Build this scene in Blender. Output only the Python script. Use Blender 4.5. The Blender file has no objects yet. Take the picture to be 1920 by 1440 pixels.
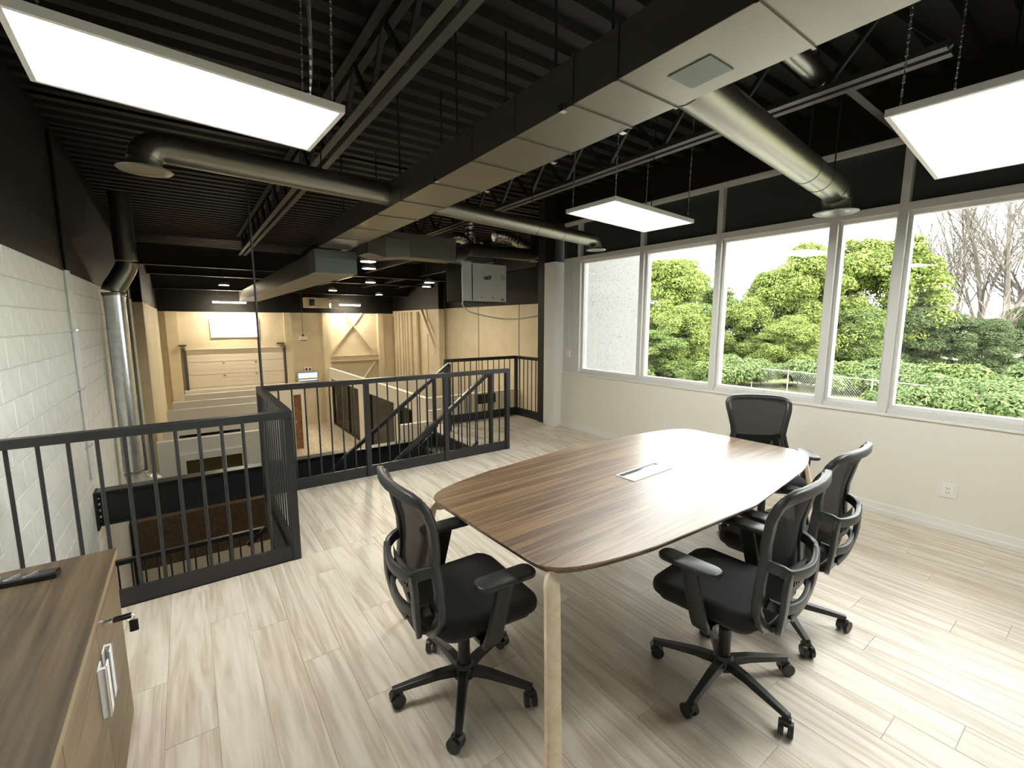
import bpy, math, random
import numpy as np
from mathutils import Vector, Matrix, noise as mnoise

# ------------------------------------------------------------------ scene, camera, light
scene = bpy.context.scene
COL = scene.collection
R = math.radians
PI = math.pi

cam_d = bpy.data.cameras.new('camera')
cam_d.sensor_fit = 'HORIZONTAL'; cam_d.sensor_width = 36.0
cam_d.lens = 848.0 / 1920.0 * 36.0
cam_d.clip_start = 0.05; cam_d.clip_end = 300
cam = bpy.data.objects.new('camera', cam_d); COL.objects.link(cam)
cam.location = (0, 0, 1.69)
cam.rotation_euler = (R(90) - math.atan(116 / 848.0), 0, -R(35.7))
scene.camera = cam

vs = scene.view_settings
vs.view_transform = 'Standard'; vs.look = 'None'; vs.gamma = 1.0; vs.use_curve_mapping = False
vs.exposure = 1.03
scene.cycles.use_denoising = True
scene.cycles.max_bounces = 8; scene.cycles.transparent_max_bounces = 16
scene.cycles.caustics_reflective = False; scene.cycles.caustics_refractive = False

SKY = 5.6          # cloudy bright sky
SUN = 3.8
PANEL = 13.0         # led panels over the table
SHOP = 140.0         # round lamps in the hall beyond

w = bpy.data.worlds.new('world'); scene.world = w; w.use_nodes = True
nt = w.node_tree; nt.nodes.clear()
o_ = nt.nodes.new('ShaderNodeOutputWorld'); bg = nt.nodes.new('ShaderNodeBackground')
tc = nt.nodes.new('ShaderNodeTexCoord'); mp = nt.nodes.new('ShaderNodeMapping')
nz = nt.nodes.new('ShaderNodeTexNoise'); rp = nt.nodes.new('ShaderNodeValToRGB')
mp.inputs['Scale'].default_value = (1, 1, 2.2)
nz.inputs['Scale'].default_value = 7.5; nz.inputs['Detail'].default_value = 6
rp.color_ramp.elements[0].position = .35; rp.color_ramp.elements[0].color = (.11, .15, .18, 1)
rp.color_ramp.elements[1].position = .42; rp.color_ramp.elements[1].color = (1, 1, 1, 1)
bg.inputs['Strength'].default_value = SKY
L = nt.links.new
L(tc.outputs['Generated'], mp.inputs['Vector']); L(mp.outputs['Vector'], nz.inputs['Vector'])
L(nz.outputs['Fac'], rp.inputs['Fac']); L(rp.outputs['Color'], bg.inputs['Color']); L(bg.outputs['Background'], o_.inputs['Surface'])

sun_d = bpy.data.lights.new('sun', 'SUN'); sun_d.energy = SUN; sun_d.angle = R(3); sun_d.color = (1, .95, .86)
sun = bpy.data.objects.new('sun', sun_d); COL.objects.link(sun)
sun.rotation_euler = Vector((.02, .80, -.60)).to_track_quat('-Z', 'Y').to_euler()

# ------------------------------------------------------------------ materials
MATS = {}
def mat(name, col, rough=.5, metal=0., spec=.5, bump=0., bscale=60., var=0., vscale=4., emis=None, estr=0., coat=0., alpha=None, trans=0.):
    if name in MATS: return MATS[name]
    m = bpy.data.materials.new(name); m.use_nodes = True; n = m.node_tree; b = n.nodes['Principled BSDF']
    b.inputs['Base Color'].default_value = (*col, 1); b.inputs['Roughness'].default_value = rough
    b.inputs['Metallic'].default_value = metal; b.inputs['Specular IOR Level'].default_value = spec
    if coat: b.inputs['Coat Weight'].default_value = coat; b.inputs['Coat Roughness'].default_value = .15
    if emis: b.inputs['Emission Color'].default_value = (*emis, 1); b.inputs['Emission Strength'].default_value = estr
    t = n.nodes.new('ShaderNodeTexCoord')
    if bump:
        z = n.nodes.new('ShaderNodeTexNoise'); z.inputs['Scale'].default_value = bscale; z.inputs['Detail'].default_value = 3
        bu = n.nodes.new('ShaderNodeBump'); bu.inputs['Strength'].default_value = bump; bu.inputs['Distance'].default_value = .01
        n.links.new(t.outputs['Object'], z.inputs['Vector']); n.links.new(z.outputs['Fac'], bu.inputs['Height']); n.links.new(bu.outputs['Normal'], b.inputs['Normal'])
    if var:
        z = n.nodes.new('ShaderNodeTexNoise'); z.inputs['Scale'].default_value = vscale; z.inputs['Detail'].default_value = 4
        r = n.nodes.new('ShaderNodeValToRGB')
        r.color_ramp.elements[0].position = .3; r.color_ramp.elements[1].position = .7
        r.color_ramp.elements[0].color = (*[c * (1 - var) for c in col], 1); r.color_ramp.elements[1].color = (*[min(1, c * (1 + var)) for c in col], 1)
        n.links.new(t.outputs['Object'], z.inputs['Vector']); n.links.new(z.outputs['Fac'], r.inputs['Fac']); n.links.new(r.outputs['Color'], b.inputs['Base Color'])
    if alpha is not None: b.inputs['Alpha'].default_value = alpha
    MATS[name] = m; return m

def wood(name, c0, c1, c2, scale=(1, 1, 1), rough=.45, spec=.5, rand=0.0, coat=0., big=1.0):
    """grain runs along the object's local Y"""
    m = bpy.data.materials.new(name); m.use_nodes = True; n = m.node_tree; b = n.nodes['Principled BSDF']
    N = n.nodes.new; K = n.links.new
    t = N('ShaderNodeTexCoord'); oi = N('ShaderNodeObjectInfo')
    ad = N('ShaderNodeVectorMath'); ad.operation = 'ADD'
    ml = N('ShaderNodeVectorMath'); ml.operation = 'SCALE'; ml.inputs[0].default_value = (37.3, 53.1, 11.7)
    K(oi.outputs['Random'], ml.inputs['Scale']); K(t.outputs['Object'], ad.inputs[0]); K(ml.outputs[0], ad.inputs[1])
    mp = N('ShaderNodeMapping'); mp.inputs['Scale'].default_value = (8 * scale[0], .55 * scale[1], 8 * scale[2]); K(ad.outputs[0], mp.inputs['Vector'])
    n1 = N('ShaderNodeTexNoise'); n1.inputs['Scale'].default_value = .9 * big; n1.inputs['Detail'].default_value = 5; n1.inputs['Distortion'].default_value = .9
    n2 = N('ShaderNodeTexNoise'); n2.inputs['Scale'].default_value = 7; n2.inputs['Detail'].default_value = 6
    K(mp.outputs[0], n1.inputs['Vector']); K(mp.outputs[0], n2.inputs['Vector'])
    wv = N('ShaderNodeMath'); wv.operation = 'MULTIPLY'; wv.inputs[1].default_value = 9.0
    K(n1.outputs['Fac'], wv.inputs[0])
    fr = N('ShaderNodeMath'); fr.operation = 'PINGPONG'; fr.inputs[1].default_value = 1.0; K(wv.outputs[0], fr.inputs[0])
    mx = N('ShaderNodeMix'); mx.data_type = 'FLOAT'; mx.inputs[0].default_value = .60; K(fr.outputs[0], mx.inputs[2]); K(n2.outputs['Fac'], mx.inputs[3])
    rp = N('ShaderNodeValToRGB'); e = rp.color_ramp.elements
    e[0].position = .22; e[0].color = (*c0, 1); e[1].position = .80; e[1].color = (*c2, 1)
    k = e.new(.50); k.color = (*c1, 1)
    K(mx.outputs[0], rp.inputs['Fac'])
    out = rp.outputs['Color']
    if rand:
        hs = N('ShaderNodeHueSaturation'); mr = N('ShaderNodeMapRange'); mr.inputs['To Min'].default_value = 1 - rand; mr.inputs['To Max'].default_value = 1 + rand
        K(oi.outputs['Random'], mr.inputs['Value']); K(mr.outputs[0], hs.inputs['Value']); K(out, hs.inputs['Color']); out = hs.outputs['Color']
    K(out, b.inputs['Base Color'])
    bu = N('ShaderNodeBump'); bu.inputs['Strength'].default_value = .08; bu.inputs['Distance'].default_value = .002
    K(n2.outputs['Fac'], bu.inputs['Height']); K(bu.outputs['Normal'], b.inputs['Normal'])
    b.inputs['Roughness'].default_value = rough; b.inputs['Specular IOR Level'].default_value = spec
    if coat: b.inputs['Coat Weight'].default_value = coat; b.inputs['Coat Roughness'].default_value = .30
    MATS[name] = m; return m

M_FLOOR = wood('vinyl_plank', (.50, .42, .32), (.65, .58, .475), (.76, .70, .60), rough=.42, spec=.45, rand=.025)
M_WALNUT = wood('walnut', (.060, .033, .014), (.155, .090, .041), (.29, .182, .090), scale=(1.5, .7, 1.5), rough=.40, spec=1.0, coat=.30)
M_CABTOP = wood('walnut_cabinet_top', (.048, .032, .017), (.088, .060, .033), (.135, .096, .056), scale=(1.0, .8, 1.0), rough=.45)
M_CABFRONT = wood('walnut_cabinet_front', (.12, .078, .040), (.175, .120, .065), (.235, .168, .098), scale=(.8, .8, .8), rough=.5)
M_EDGE = mat('pale_edge_band', (.30, .22, .13), .5)
M_MAPLE = wood('maple', (.74, .60, .42), (.80, .67, .49), (.86, .74, .57), rough=.5)
M_DOORWOOD = wood('brown_door_wood', (.14, .07, .03), (.22, .11, .045), (.30, .16, .07), rough=.4)
M_WALLSHADE = wood('brown_wall_shade', (.06, .035, .02), (.10, .06, .035), (.14, .09, .055), rough=.5)  # shade of the lower office wall put into a brown wood colour
M_WHITEWALL = mat('painted_drywall', (.78, .77, .68), .65, bump=.02, bscale=200)
M_BLOCK = mat('painted_block', (.80, .81, .76), .6, bump=.12, bscale=45, var=.05, vscale=7)
M_MORTAR = mat('painted_mortar', (.62, .63, .59), .7)
M_CREAM = mat('cream_paint', (.70, .62, .47), .65, bump=.05, bscale=30, var=.06, vscale=2)
M_BLACK = mat('black_paint', (.006, .006, .0055), .6, spec=.25, bump=.08, bscale=50)
M_DECK = mat('black_deck', (.0065, .0065, .0058), .6, spec=.3, metal=.0)
M_DUCTBLK = mat('black_duct_paint', (.25, .245, .21), .34, metal=.9, bump=.03, bscale=30)
M_DUCTHALL = mat('black_hall_duct', (.11, .105, .088), .42, metal=.5)
M_DUCTDK = mat('dark_insulation', (.05, .049, .043), .3, metal=.3)
M_DUCTLOW = mat('grey_duct_metal', (.17, .20, .19), .45, metal=.4)
M_STEELBLK = mat('black_steel', (.020, .021, .020), .5)
M_JOIST = mat('joist_grey', (.075, .074, .062), .5)
M_RAIL = mat('charcoal_rail_paint', (.017, .019, .020), .38, bump=.02, bscale=80)
M_WHITE = mat('white_paint', (.80, .80, .77), .5)
M_OFFICE = mat('white_partition', (.83, .80, .73), .6)
M_ALU = mat('white_aluminium', (.68, .69, .66), .4)
M_SPAND = mat('dark_spandrel', (.045, .052, .052), .30)
M_GALV = mat('galvanised', (.80, .84, .85), .25, metal=.8, var=.12, vscale=14)
M_FOIL = mat('foil', (.75, .76, .72), .22, metal=1., bump=.9, bscale=40)
M_PLASTIC = mat('black_plastic', (.022, .024, .025), .38, bump=.02, bscale=300)
M_GREYPL = mat('charcoal_plastic', (.036, .040, .041), .38, bump=.03, bscale=300)
M_FABRIC = mat('black_fabric', (.010, .010, .012), .85, bump=.3, bscale=500)
M_LENS = mat('led_diffuser', (.9, .9, .88), .5, emis=(1.0, .985, .94), estr=PANEL)
M_SHOP = mat('hall_lamp', (.9, .9, .85), .5, emis=(1.0, .86, .62), estr=SHOP)
M_CHROME = mat('chrome', (.8, .8, .8), .15, metal=1)
M_HANDLE = mat('white_handle', (.86, .87, .87), .35)
M_WHUNIT = mat('white_enamel', (.84, .90, .92), .35)
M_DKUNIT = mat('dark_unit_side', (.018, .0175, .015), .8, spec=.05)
M_TEXT = mat('dark_print', (.05, .05, .05), .6)
M_TEAL = mat('teal_sticker', (.02, .35, .42), .5)
M_BLKGLOSS = mat('black_gloss', (.01, .01, .011), .14)
M_CONC = mat('dark_concrete', (.10, .085, .065), .6, var=.2)
M_ASPH = mat('pale_ground', (.26, .25, .22), .9, var=.1)
M_OVH = mat('overhead_door_panel', (.82, .76, .66), .5)
M_OLIVE = mat('olive_glass', (.10, .095, .035), .15)
M_EXITW = mat('emergency_white', (.85, .84, .80), .5)
M_SKYWIN = mat('daylit_window', (.8, .85, .9), .3, emis=(.85, .93, 1.0), estr=.75)
M_BLUEWIN = mat('daylit_blue_window', (.4, .6, .9), .3, emis=(.42, .62, .95), estr=.8)
M_BARK = mat('bark', (.11, .095, .08), .9, var=.25)
M_DEAD = mat('dead_wood', (.25, .21, .165), .9, var=.15)
M_FENCE = mat('galvanised_fence', (.55, .56, .54), .45, metal=.5)

def glass_mat(name, tint, refl=.06):
    m = bpy.data.materials.new(name); m.use_nodes = True; n = m.node_tree; n.nodes.clear()
    o = n.nodes.new('ShaderNodeOutputMaterial'); mx = n.nodes.new('ShaderNodeMixShader')
    tr = n.nodes.new('ShaderNodeBsdfTransparent'); gl = n.nodes.new('ShaderNodeBsdfGlossy'); fr = n.nodes.new('ShaderNodeFresnel')
    tr.inputs['Color'].default_value = (*tint, 1); gl.inputs['Roughness'].default_value = .02; fr.inputs['IOR'].default_value = 1.35
    n.links.new(fr.outputs[0], mx.inputs[0]); n.links.new(tr.outputs[0], mx.inputs[1]); n.links.new(gl.outputs[0], mx.inputs[2]); n.links.new(mx.outputs[0], o.inputs[0])
    MATS[name] = m; return m
M_GLASS = glass_mat('clear_pane', (.97, .985, .97))
M_OFFGLASS = glass_mat('office_glass', (.62, .58, .42))

def mesh_fabric():
    m = bpy.data.materials.new('chair_mesh'); m.use_nodes = True; n = m.node_tree; b = n.nodes['Principled BSDF']
    b.inputs['Base Color'].default_value = (.014, .015, .015, 1); b.inputs['Roughness'].default_value = .8; b.inputs['Specular IOR Level'].default_value = .15
    o = n.nodes['Material Output']; mx = n.nodes.new('ShaderNodeMixShader'); tr = n.nodes.new('ShaderNodeBsdfTransparent')
    mx.inputs[0].default_value = .93
    n.links.new(tr.outputs[0], mx.inputs[1]); n.links.new(b.outputs[0], mx.inputs[2]); n.links.new(mx.outputs[0], o.inputs[0])
    return m
M_MESH = mesh_fabric()

def stucco():
    m = bpy.data.materials.new('white_stucco'); m.use_nodes = True; n = m.node_tree; b = n.nodes['Principled BSDF']
    t = n.nodes.new('ShaderNodeTexCoord'); v = n.nodes.new('ShaderNodeTexNoise'); v.inputs['Scale'].default_value = 38; v.inputs['Detail'].default_value = 2
    r = n.nodes.new('ShaderNodeValToRGB'); e = r.color_ramp.elements
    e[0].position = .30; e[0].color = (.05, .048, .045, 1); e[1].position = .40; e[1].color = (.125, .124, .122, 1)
    bu = n.nodes.new('ShaderNodeBump'); bu.inputs['Strength'].default_value = .5; bu.inputs['Distance'].default_value = .01
    n.links.new(t.outputs['Object'], v.inputs['Vector']); n.links.new(v.outputs['Fac'], r.inputs['Fac']); n.links.new(r.outputs['Color'], b.inputs['Base Color'])
    n.links.new(v.outputs['Fac'], bu.inputs['Height']); n.links.new(bu.outputs['Normal'], b.inputs['Normal'])
    b.inputs['Roughness'].default_value = .9
    return m
M_STUCCO = stucco()

def leaf_mat(name, c0, c1, c2):
    m = bpy.data.materials.new(name); m.use_nodes = True; n = m.node_tree; b = n.nodes['Principled BSDF']
    g = n.nodes.new('ShaderNodeNewGeometry'); r = n.nodes.new('ShaderNodeValToRGB'); e = r.color_ramp.elements
    e[0].position = 0; e[0].color = (*c0, 1); e[1].position = 1; e[1].color = (*c2, 1); k = e.new(.5); k.color = (*c1, 1)
    n.links.new(g.outputs['Random Per Island'], r.inputs['Fac']); n.links.new(r.outputs['Color'], b.inputs['Base Color'])
    b.inputs['Roughness'].default_value = .6; b.inputs['Specular IOR Level'].default_value = .2
    tr = n.nodes.new('ShaderNodeBsdfTranslucent'); n.links.new(r.outputs['Color'], tr.inputs['Color'])
    mx = n.nodes.new('ShaderNodeMixShader'); mx.inputs[0].default_value = .35
    o = n.nodes['Material Output']
    n.links.new(b.outputs[0], mx.inputs[1]); n.links.new(tr.outputs[0], mx.inputs[2]); n.links.new(mx.outputs[0], o.inputs[0])
    MATS[name] = m; return m
M_LEAF_Y = leaf_mat('leaf_yellow_green', (0.0869, 0.1366, 0.0272), (0.1735, 0.2278, 0.0481), (0.2757, 0.3006, 0.0977))
M_LEAF_G = leaf_mat('leaf_mid_green', (0.0516, 0.0949, 0.0232), (0.1161, 0.1708, 0.0453), (0.219, 0.2466, 0.0838))
M_LEAF_D = leaf_mat('leaf_dark_green', (0.0361, 0.0637, 0.0237), (0.0721, 0.1093, 0.0417), (0.1564, 0.1822, 0.0831))
M_LEAF_S = leaf_mat('leaf_shrub', (0.0536, 0.0986, 0.0297), (0.1161, 0.1669, 0.0546), (0.2145, 0.2504, 0.1089))
M_GRASS = mat('grass', (.14, .145, .05), .9, bump=.5, bscale=20, var=.3, vscale=1.5)

# ------------------------------------------------------------------ mesh building
class MB:
    def __init__(s): s.v = []; s.f = []; s.m = []
    def add(s, vs_, fs, mi=0):
        k = len(s.v); s.v += [tuple(p) for p in vs_]; s.f += [tuple(i + k for i in f) for f in fs]; s.m += [mi] * len(fs); return s
    def box(s, x0, x1, y0, y1, z0, z1, mi=0):
        return s.add([(x0, y0, z0), (x1, y0, z0), (x1, y1, z0), (x0, y1, z0), (x0, y0, z1), (x1, y0, z1), (x1, y1, z1), (x0, y1, z1)],
                     [(0, 3, 2, 1), (4, 5, 6, 7), (0, 1, 5, 4), (1, 2, 6, 5), (2, 3, 7, 6), (3, 0, 4, 7)], mi)
    def bar(s, p, q, wd, ht, up=(0, 0, 1), mi=0, w2=None, h2=None):
        p, q = Vector(p), Vector(q); t = (q - p).normalized(); u = Vector(up)
        sd = t.cross(u)
        if sd.length < 1e-4: sd = t.cross(Vector((0, 1, 0)))
        sd.normalize(); u = sd.cross(t)
        w2 = wd if w2 is None else w2; h2 = ht if h2 is None else h2
        V = []
        for c, a, b in ((p, wd / 2, ht / 2), (q, w2 / 2, h2 / 2)):
            V += [c - sd * a - u * b, c + sd * a - u * b, c + sd * a + u * b, c - sd * a + u * b]
        return s.add(V, [(0, 1, 2, 3), (7, 6, 5, 4), (0, 4, 5, 1), (1, 5, 6, 2), (2, 6, 7, 3), (3, 7, 4, 0)], mi)
    def cyl(s, p, q, r0, r1=None, n=12, mi=0, caps=True):
        r1 = r0 if r1 is None else r1
        p, q = Vector(p), Vector(q); t = (q - p).normalized(); a = t.orthogonal().normalized(); b = t.cross(a)
        V = [p + a * (r0 * math.cos(2 * PI * i / n)) + b * (r0 * math.sin(2 * PI * i / n)) for i in range(n)]
        V += [q + a * (r1 * math.cos(2 * PI * i / n)) + b * (r1 * math.sin(2 * PI * i / n)) for i in range(n)]
        F = [(i, (i + 1) % n, n + (i + 1) % n, n + i) for i in range(n)]
        if caps: F += [tuple(range(n))[::-1], tuple(range(n, 2 * n))]
        return s.add(V, F, mi)
    def sweep(s, path, prof, up=(0, 0, 1), closed=False, mi=0, scales=None):
        path = [Vector(p) for p in path]; N = len(path); n = len(prof); V = []; U = Vector(up)
        for i, p in enumerate(path):
            a = path[(i - 1) % N] if (closed or i > 0) else path[i]; b = path[(i + 1) % N] if (closed or i < N - 1) else path[i]
            t = (b - a).normalized(); sd = t.cross(U)
            if sd.length < 1e-3: sd = t.cross(Vector((1, 0, 0)) if abs(t.x) < .9 else Vector((0, 1, 0)))
            sd.normalize(); u = sd.cross(t); k = scales[i] if scales else 1.
            V += [p + sd * (x * k) + u * (y * k) for x, y in prof]
        F = []
        for i in range(N if closed else N - 1):
            j = (i + 1) % N
            F += [(i * n + k, i * n + (k + 1) % n, j * n + (k + 1) % n, j * n + k) for k in range(n)]
        if not closed: F += [tuple(range(n))[::-1], tuple(range((N - 1) * n, N * n))]
        return s.add(V, F, mi)
    def tube(s, path, r, n=10, **k):
        return s.sweep(path, [(r * math.cos(2 * PI * i / n), r * math.sin(2 * PI * i / n)) for i in range(n)], **k)
    def lathe(s, prof, c=(0, 0, 0), n=24, mi=0):
        V = []; K = len(prof)
        for i in range(n):
            a = 2 * PI * i / n
            V += [(c[0] + r * math.cos(a), c[1] + r * math.sin(a), c[2] + z) for r, z in prof]
        F = [(i * K + k, ((i + 1) % n) * K + k, ((i + 1) % n) * K + k + 1, i * K + k + 1) for i in range(n) for k in range(K - 1)]
        return s.add(V, F, mi)
    def loft(s, rings, mi=0):
        n = len(rings[0]); V = [p for r in rings for p in r]; F = []
        for i in range(len(rings) - 1):
            F += [(i * n + k, i * n + (k + 1) % n, (i + 1) * n + (k + 1) % n, (i + 1) * n + k) for k in range(n)]
        F += [tuple(range(n))[::-1], tuple(range((len(rings) - 1) * n, len(rings) * n))]
        return s.add(V, F, mi)
    def build(s, name, mats, parent=None, smooth=None, bevel=0., seg=2):
        me = bpy.data.meshes.new(name); me.from_pydata(s.v, [], s.f)
        for m in (mats if isinstance(mats, (list, tuple)) else [mats]): me.materials.append(m)
        if any(s.m): me.polygons.foreach_set('material_index', s.m)
        if smooth:
            me.polygons.foreach_set('use_smooth', [True] * len(me.polygons)); me.set_sharp_from_angle(angle=R(smooth))
        me.update()
        return link(name, me, parent, bevel, seg)

def link(name, me, parent=None, bevel=0., seg=2):
    o = bpy.data.objects.new(name, me); COL.objects.link(o)
    if parent is not None: o.parent = parent
    if bevel:
        b = o.modifiers.new('bevel', 'BEVEL'); b.width = bevel; b.segments = seg; b.limit_method = 'ANGLE'
    return o

def inset(out, d):
    n = len(out); res = []
    for i in range(n):
        a, p, b = out[i - 1], out[i], out[(i + 1) % n]
        t = Vector((b[0] - a[0], b[1] - a[1])).normalized(); nr = Vector((-t.y, t.x))   # left of a ccw loop is inside
        res.append((p[0] + nr.x * d, p[1] + nr.y * d))
    return res
def pad_rings(out, z0, z1, r, n=4, zf=None):
    rings = []
    for i in range(n + 1):
        a = PI / 2 * i / n; rings.append((inset(out, r * (1 - math.sin(a))), z0 + r * (1 - math.cos(a))))
    for i in range(n + 1):
        a = PI / 2 * i / n; rings.append((inset(out, r * (1 - math.cos(a))), z1 - r * (1 - math.sin(a))))
    return [[(x, y, z + (zf(x, y) if zf else 0)) for x, y in o] for o, z in rings]
def rrect(wd, ht, r, n=5, cx=0, cy=0):
    P = []
    for sx, sy, a0 in ((1, 1, 0), (-1, 1, 90), (-1, -1, 180), (1, -1, 270)):
        for i in range(n + 1):
            a = R(a0 + 90 * i / n); P.append((cx + sx * (wd / 2 - r) + r * math.cos(a), cy + sy * (ht / 2 - r) + r * math.sin(a)))
    return P
def rprof(wd, ht, r=.004): return rrect(wd, ht, r, 2)
def smooth_path(P, n=8):
    P = [Vector(p) for p in P]; Q = []
    for i in range(len(P) - 1):
        a = P[max(i - 1, 0)]; b = P[i]; c = P[i + 1]; d = P[min(i + 2, len(P) - 1)]
        for k in range(n):
            t = k / n
            Q.append(.5 * ((2 * b) + (c - a) * t + (2 * a - 5 * b + 4 * c - d) * t * t + (3 * b - a - 3 * c + d) * t ** 3))
    return Q + [P[-1]]

def tag(o, label=None, cat=None, group=None, kind=None):
    if label: o['label'] = label
    if cat: o['category'] = cat
    if group: o['group'] = group
    if kind: o['kind'] = kind
    return o
def struct(o, label=None): o['kind'] = 'structure'; return tag(o, label)
def empty(name, loc=(0, 0, 0), rz=0):
    o = bpy.data.objects.new(name, None); COL.objects.link(o); o.location = loc; o.rotation_euler = (0, 0, rz); o.empty_display_size = .1
    return o
def thing(name, label, cat, loc=(0, 0, 0), rz=0, group=None): return tag(empty(name, loc, rz), label, cat, group)
def copy_tree(o, parent=None):
    c = o.copy(); COL.objects.link(c)
    if parent is not None: c.parent = parent
    for ch in list(o.children): copy_tree(ch, c)
    return c
def B(*a): return MB().box(*a)

# ------------------------------------------------------------------ setting
XL, XW, YN, YF = -.93, 4.90, -4.6, 21.0       # left wall, window wall, wall behind, far wall
ZL, ZD, ZP = -2.75, 3.60, 2.20                # lower floor, deck, edge of the black paint
FLOORS = [(XL, XW, YN, 3.40), (.53, XW, 3.40, 4.85), (3.07, XW, 4.85, 6.70)]   # floor of the mezzanine round the stair opening

fl = MB()
for x0, x1, y0, y1 in FLOORS: fl.box(x0, x1, y0, y1, -.11, -.006)
floor = struct(fl.build('floor', M_FLOOR), 'pale grey-brown plank floor of the upper level')
PW, PLN, GAP = .183, 1.22, .0005
pm = {}
rnd = random.Random(4)
nplank = 0
col_i = 0
x = XL
while x < XW - .01:
    off = [0, .42, .83, .21, .64, 1.03][col_i % 6] + .05 * rnd.random()
    y = -1.22 - off + .3
    while y < 6.7:
        for fx0, fx1, fy0, fy1 in FLOORS:
            a0, a1, b0, b1 = max(x, fx0), min(x + PW, fx1), max(y, fy0), min(y + PLN, fy1)
            if a1 - a0 < .01 or b1 - b0 < .01 or b1 < -.2: continue
            ky = (round(a1 - a0, 3), round(b1 - b0, 3))
            if ky not in pm:
                hx, hy = (a1 - a0) / 2 - GAP, (b1 - b0) / 2 - GAP
                t = MB(); t.loft([[(-hx, -hy, -.006), (hx, -hy, -.006), (hx, hy, -.006), (-hx, hy, -.006)], [(-hx, -hy, -.0008), (hx, -hy, -.0008), (hx, hy, -.0008), (-hx, hy, -.0008)],
                                  [(-hx + .001, -hy + .001, 0), (hx - .001, -hy + .001, 0), (hx - .001, hy - .001, 0), (-hx + .001, hy - .001, 0)]])
                me = bpy.data.meshes.new('plank'); me.from_pydata(t.v, [], t.f); me.materials.append(M_FLOOR); pm[ky] = me
            o = link('plank', pm[ky], floor); o.location = ((a0 + a1) / 2, (b0 + b1) / 2, 0); nplank += 1
        y += PLN
    x += PW; col_i += 1
print('planks', nplank)

lf = struct(B(XL - .3, 8.2, YN, YF + .2, ZL - .1, ZL).build('floor_lower', M_FLOOR), 'pale plank floor of the lower level')

# corrugated roof deck, flutes along x
dk = MB()
def deck(x0, x1, y0, y1, z, per=.22, dep=.055):
    P = []; y = y0
    while y < y1:
        P += [(y, z), (y + per * .42, z), (y + per * .52, z + dep), (y + per * .90, z + dep)]; y += per
    V = [(x0, a, b) for a, b in P] + [(x1, a, b) for a, b in P]; n = len(P)
    dk.add(V, [(i, n + i, n + i + 1, i + 1) for i in range(n - 1)])
deck(XL - .1, 5.3, YN, 5.7, ZD); deck(XL - .1, 7.0, 5.7, 6.5, ZD); deck(XL - .1, 8.4, 6.5, YF + .3, ZD)
dk.box(XL - .1, 5.3, YN, 5.7, ZD + .06, ZD + .2); dk.box(XL - .1, 7.0, 5.7, 6.5, ZD + .06, ZD + .2); dk.box(XL - .1, 8.4, 6.5, YF + .3, ZD + .06, ZD + .2)
struct(dk.build('ceiling', M_DECK), 'black corrugated steel roof deck')

# left block wall
wl = MB()
wl.box(XL - .2, XL - .004, YN, 13.7, ZL, ZP - .003, 0); wl.box(XL - .2, XL, YN, 13.7, ZP, ZD + .1, 1)
wl.box(XL - .2, -.75, 13.7, YF, ZL, ZP - .05, 2); wl.box(XL - .2, -.75, 13.7, YF, ZP - .05, ZD + .1, 1)
wall_left = struct(wl.build('wall_left', [M_MORTAR, M_BLACK, M_CREAM]), 'painted concrete block wall, white below and black above')
bm_ = {}
def block_mesh(ly, lz):
    k = (round(ly, 3), round(lz, 3))
    if k not in bm_:
        a, b = ly / 2 - .0035, lz / 2 - .0035
        t = MB(); t.loft([[(0, -a, -b), (0, a, -b), (0, a, b), (0, -a, b)], [(.003, -a, -b), (.003, a, -b), (.003, a, b), (.003, -a, b)], [(.007, -a + .004, -b + .004), (.007, a - .004, -b + .004), (.007, a - .004, b - .004), (.007, -a + .004, b - .004)]])
        me = bpy.data.meshes.new('block'); me.from_pydata(t.v, [], [f[::-1] for f in t.f]); me.materials.append(M_BLOCK); bm_[k] = me
    return bm_[k]
nb = 0
for r in range(15):
    z1 = ZP - .005 - r * .2; z0 = z1 - .2
    y = 3.6 - (.2 if r % 2 else 0)
    while y < 11.0 and nb < 298:
        o = link('block', block_mesh(.4, .2), wall_left); o.location = (XL - .006, y + .2, (z0 + z1) / 2); nb += 1
        y += .4
print('blocks', nb)

# wall with the band of windows: low wall, black head band
ww = MB()
ww.box(XW, XW + .18, YN, 5.45, -.11, .885, 0); ww.box(XW + .02, XW + .2, YN, 5.45, ZL - .3, -.11, 1)
wall_window = struct(ww.build('wall_window', [M_WHITEWALL, M_STUCCO]), 'low greige wall under the window band')
struct(B(XW - .02, XW + .2, YN, 5.70, 3.20, ZD + .05).build('wall_head', M_BLACK), 'black wall band above the windows')
struct(B(XW - .015, XW + .17, YN, 5.42, .885, .905).build('trim_1', M_WHITE), 'white window sill')
bb = MB(); bb.box(XW - .012, XW, YN, 5.45, 0, .10); bb.box(XW - .022, XW, YN, 5.45, 0, .045)
struct(bb.build('baseboard_right', M_WHITE, bevel=.003), 'stepped white baseboard')
# behind the viewer
wb = MB(); wb.box(XL - .2, XW + .2, YN - .15, YN, -.1, ZP, 0); wb.box(XL - .2, XW + .2, YN - .15, YN, ZP, ZD + .1, 1); wb.box(XL - .2, XW + .2, YN - .15, YN, ZL, -.1, 2)
struct(wb.build('wall_behind', [M_WHITEWALL, M_BLACK, M_CONC]), 'wall behind the viewer')

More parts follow.
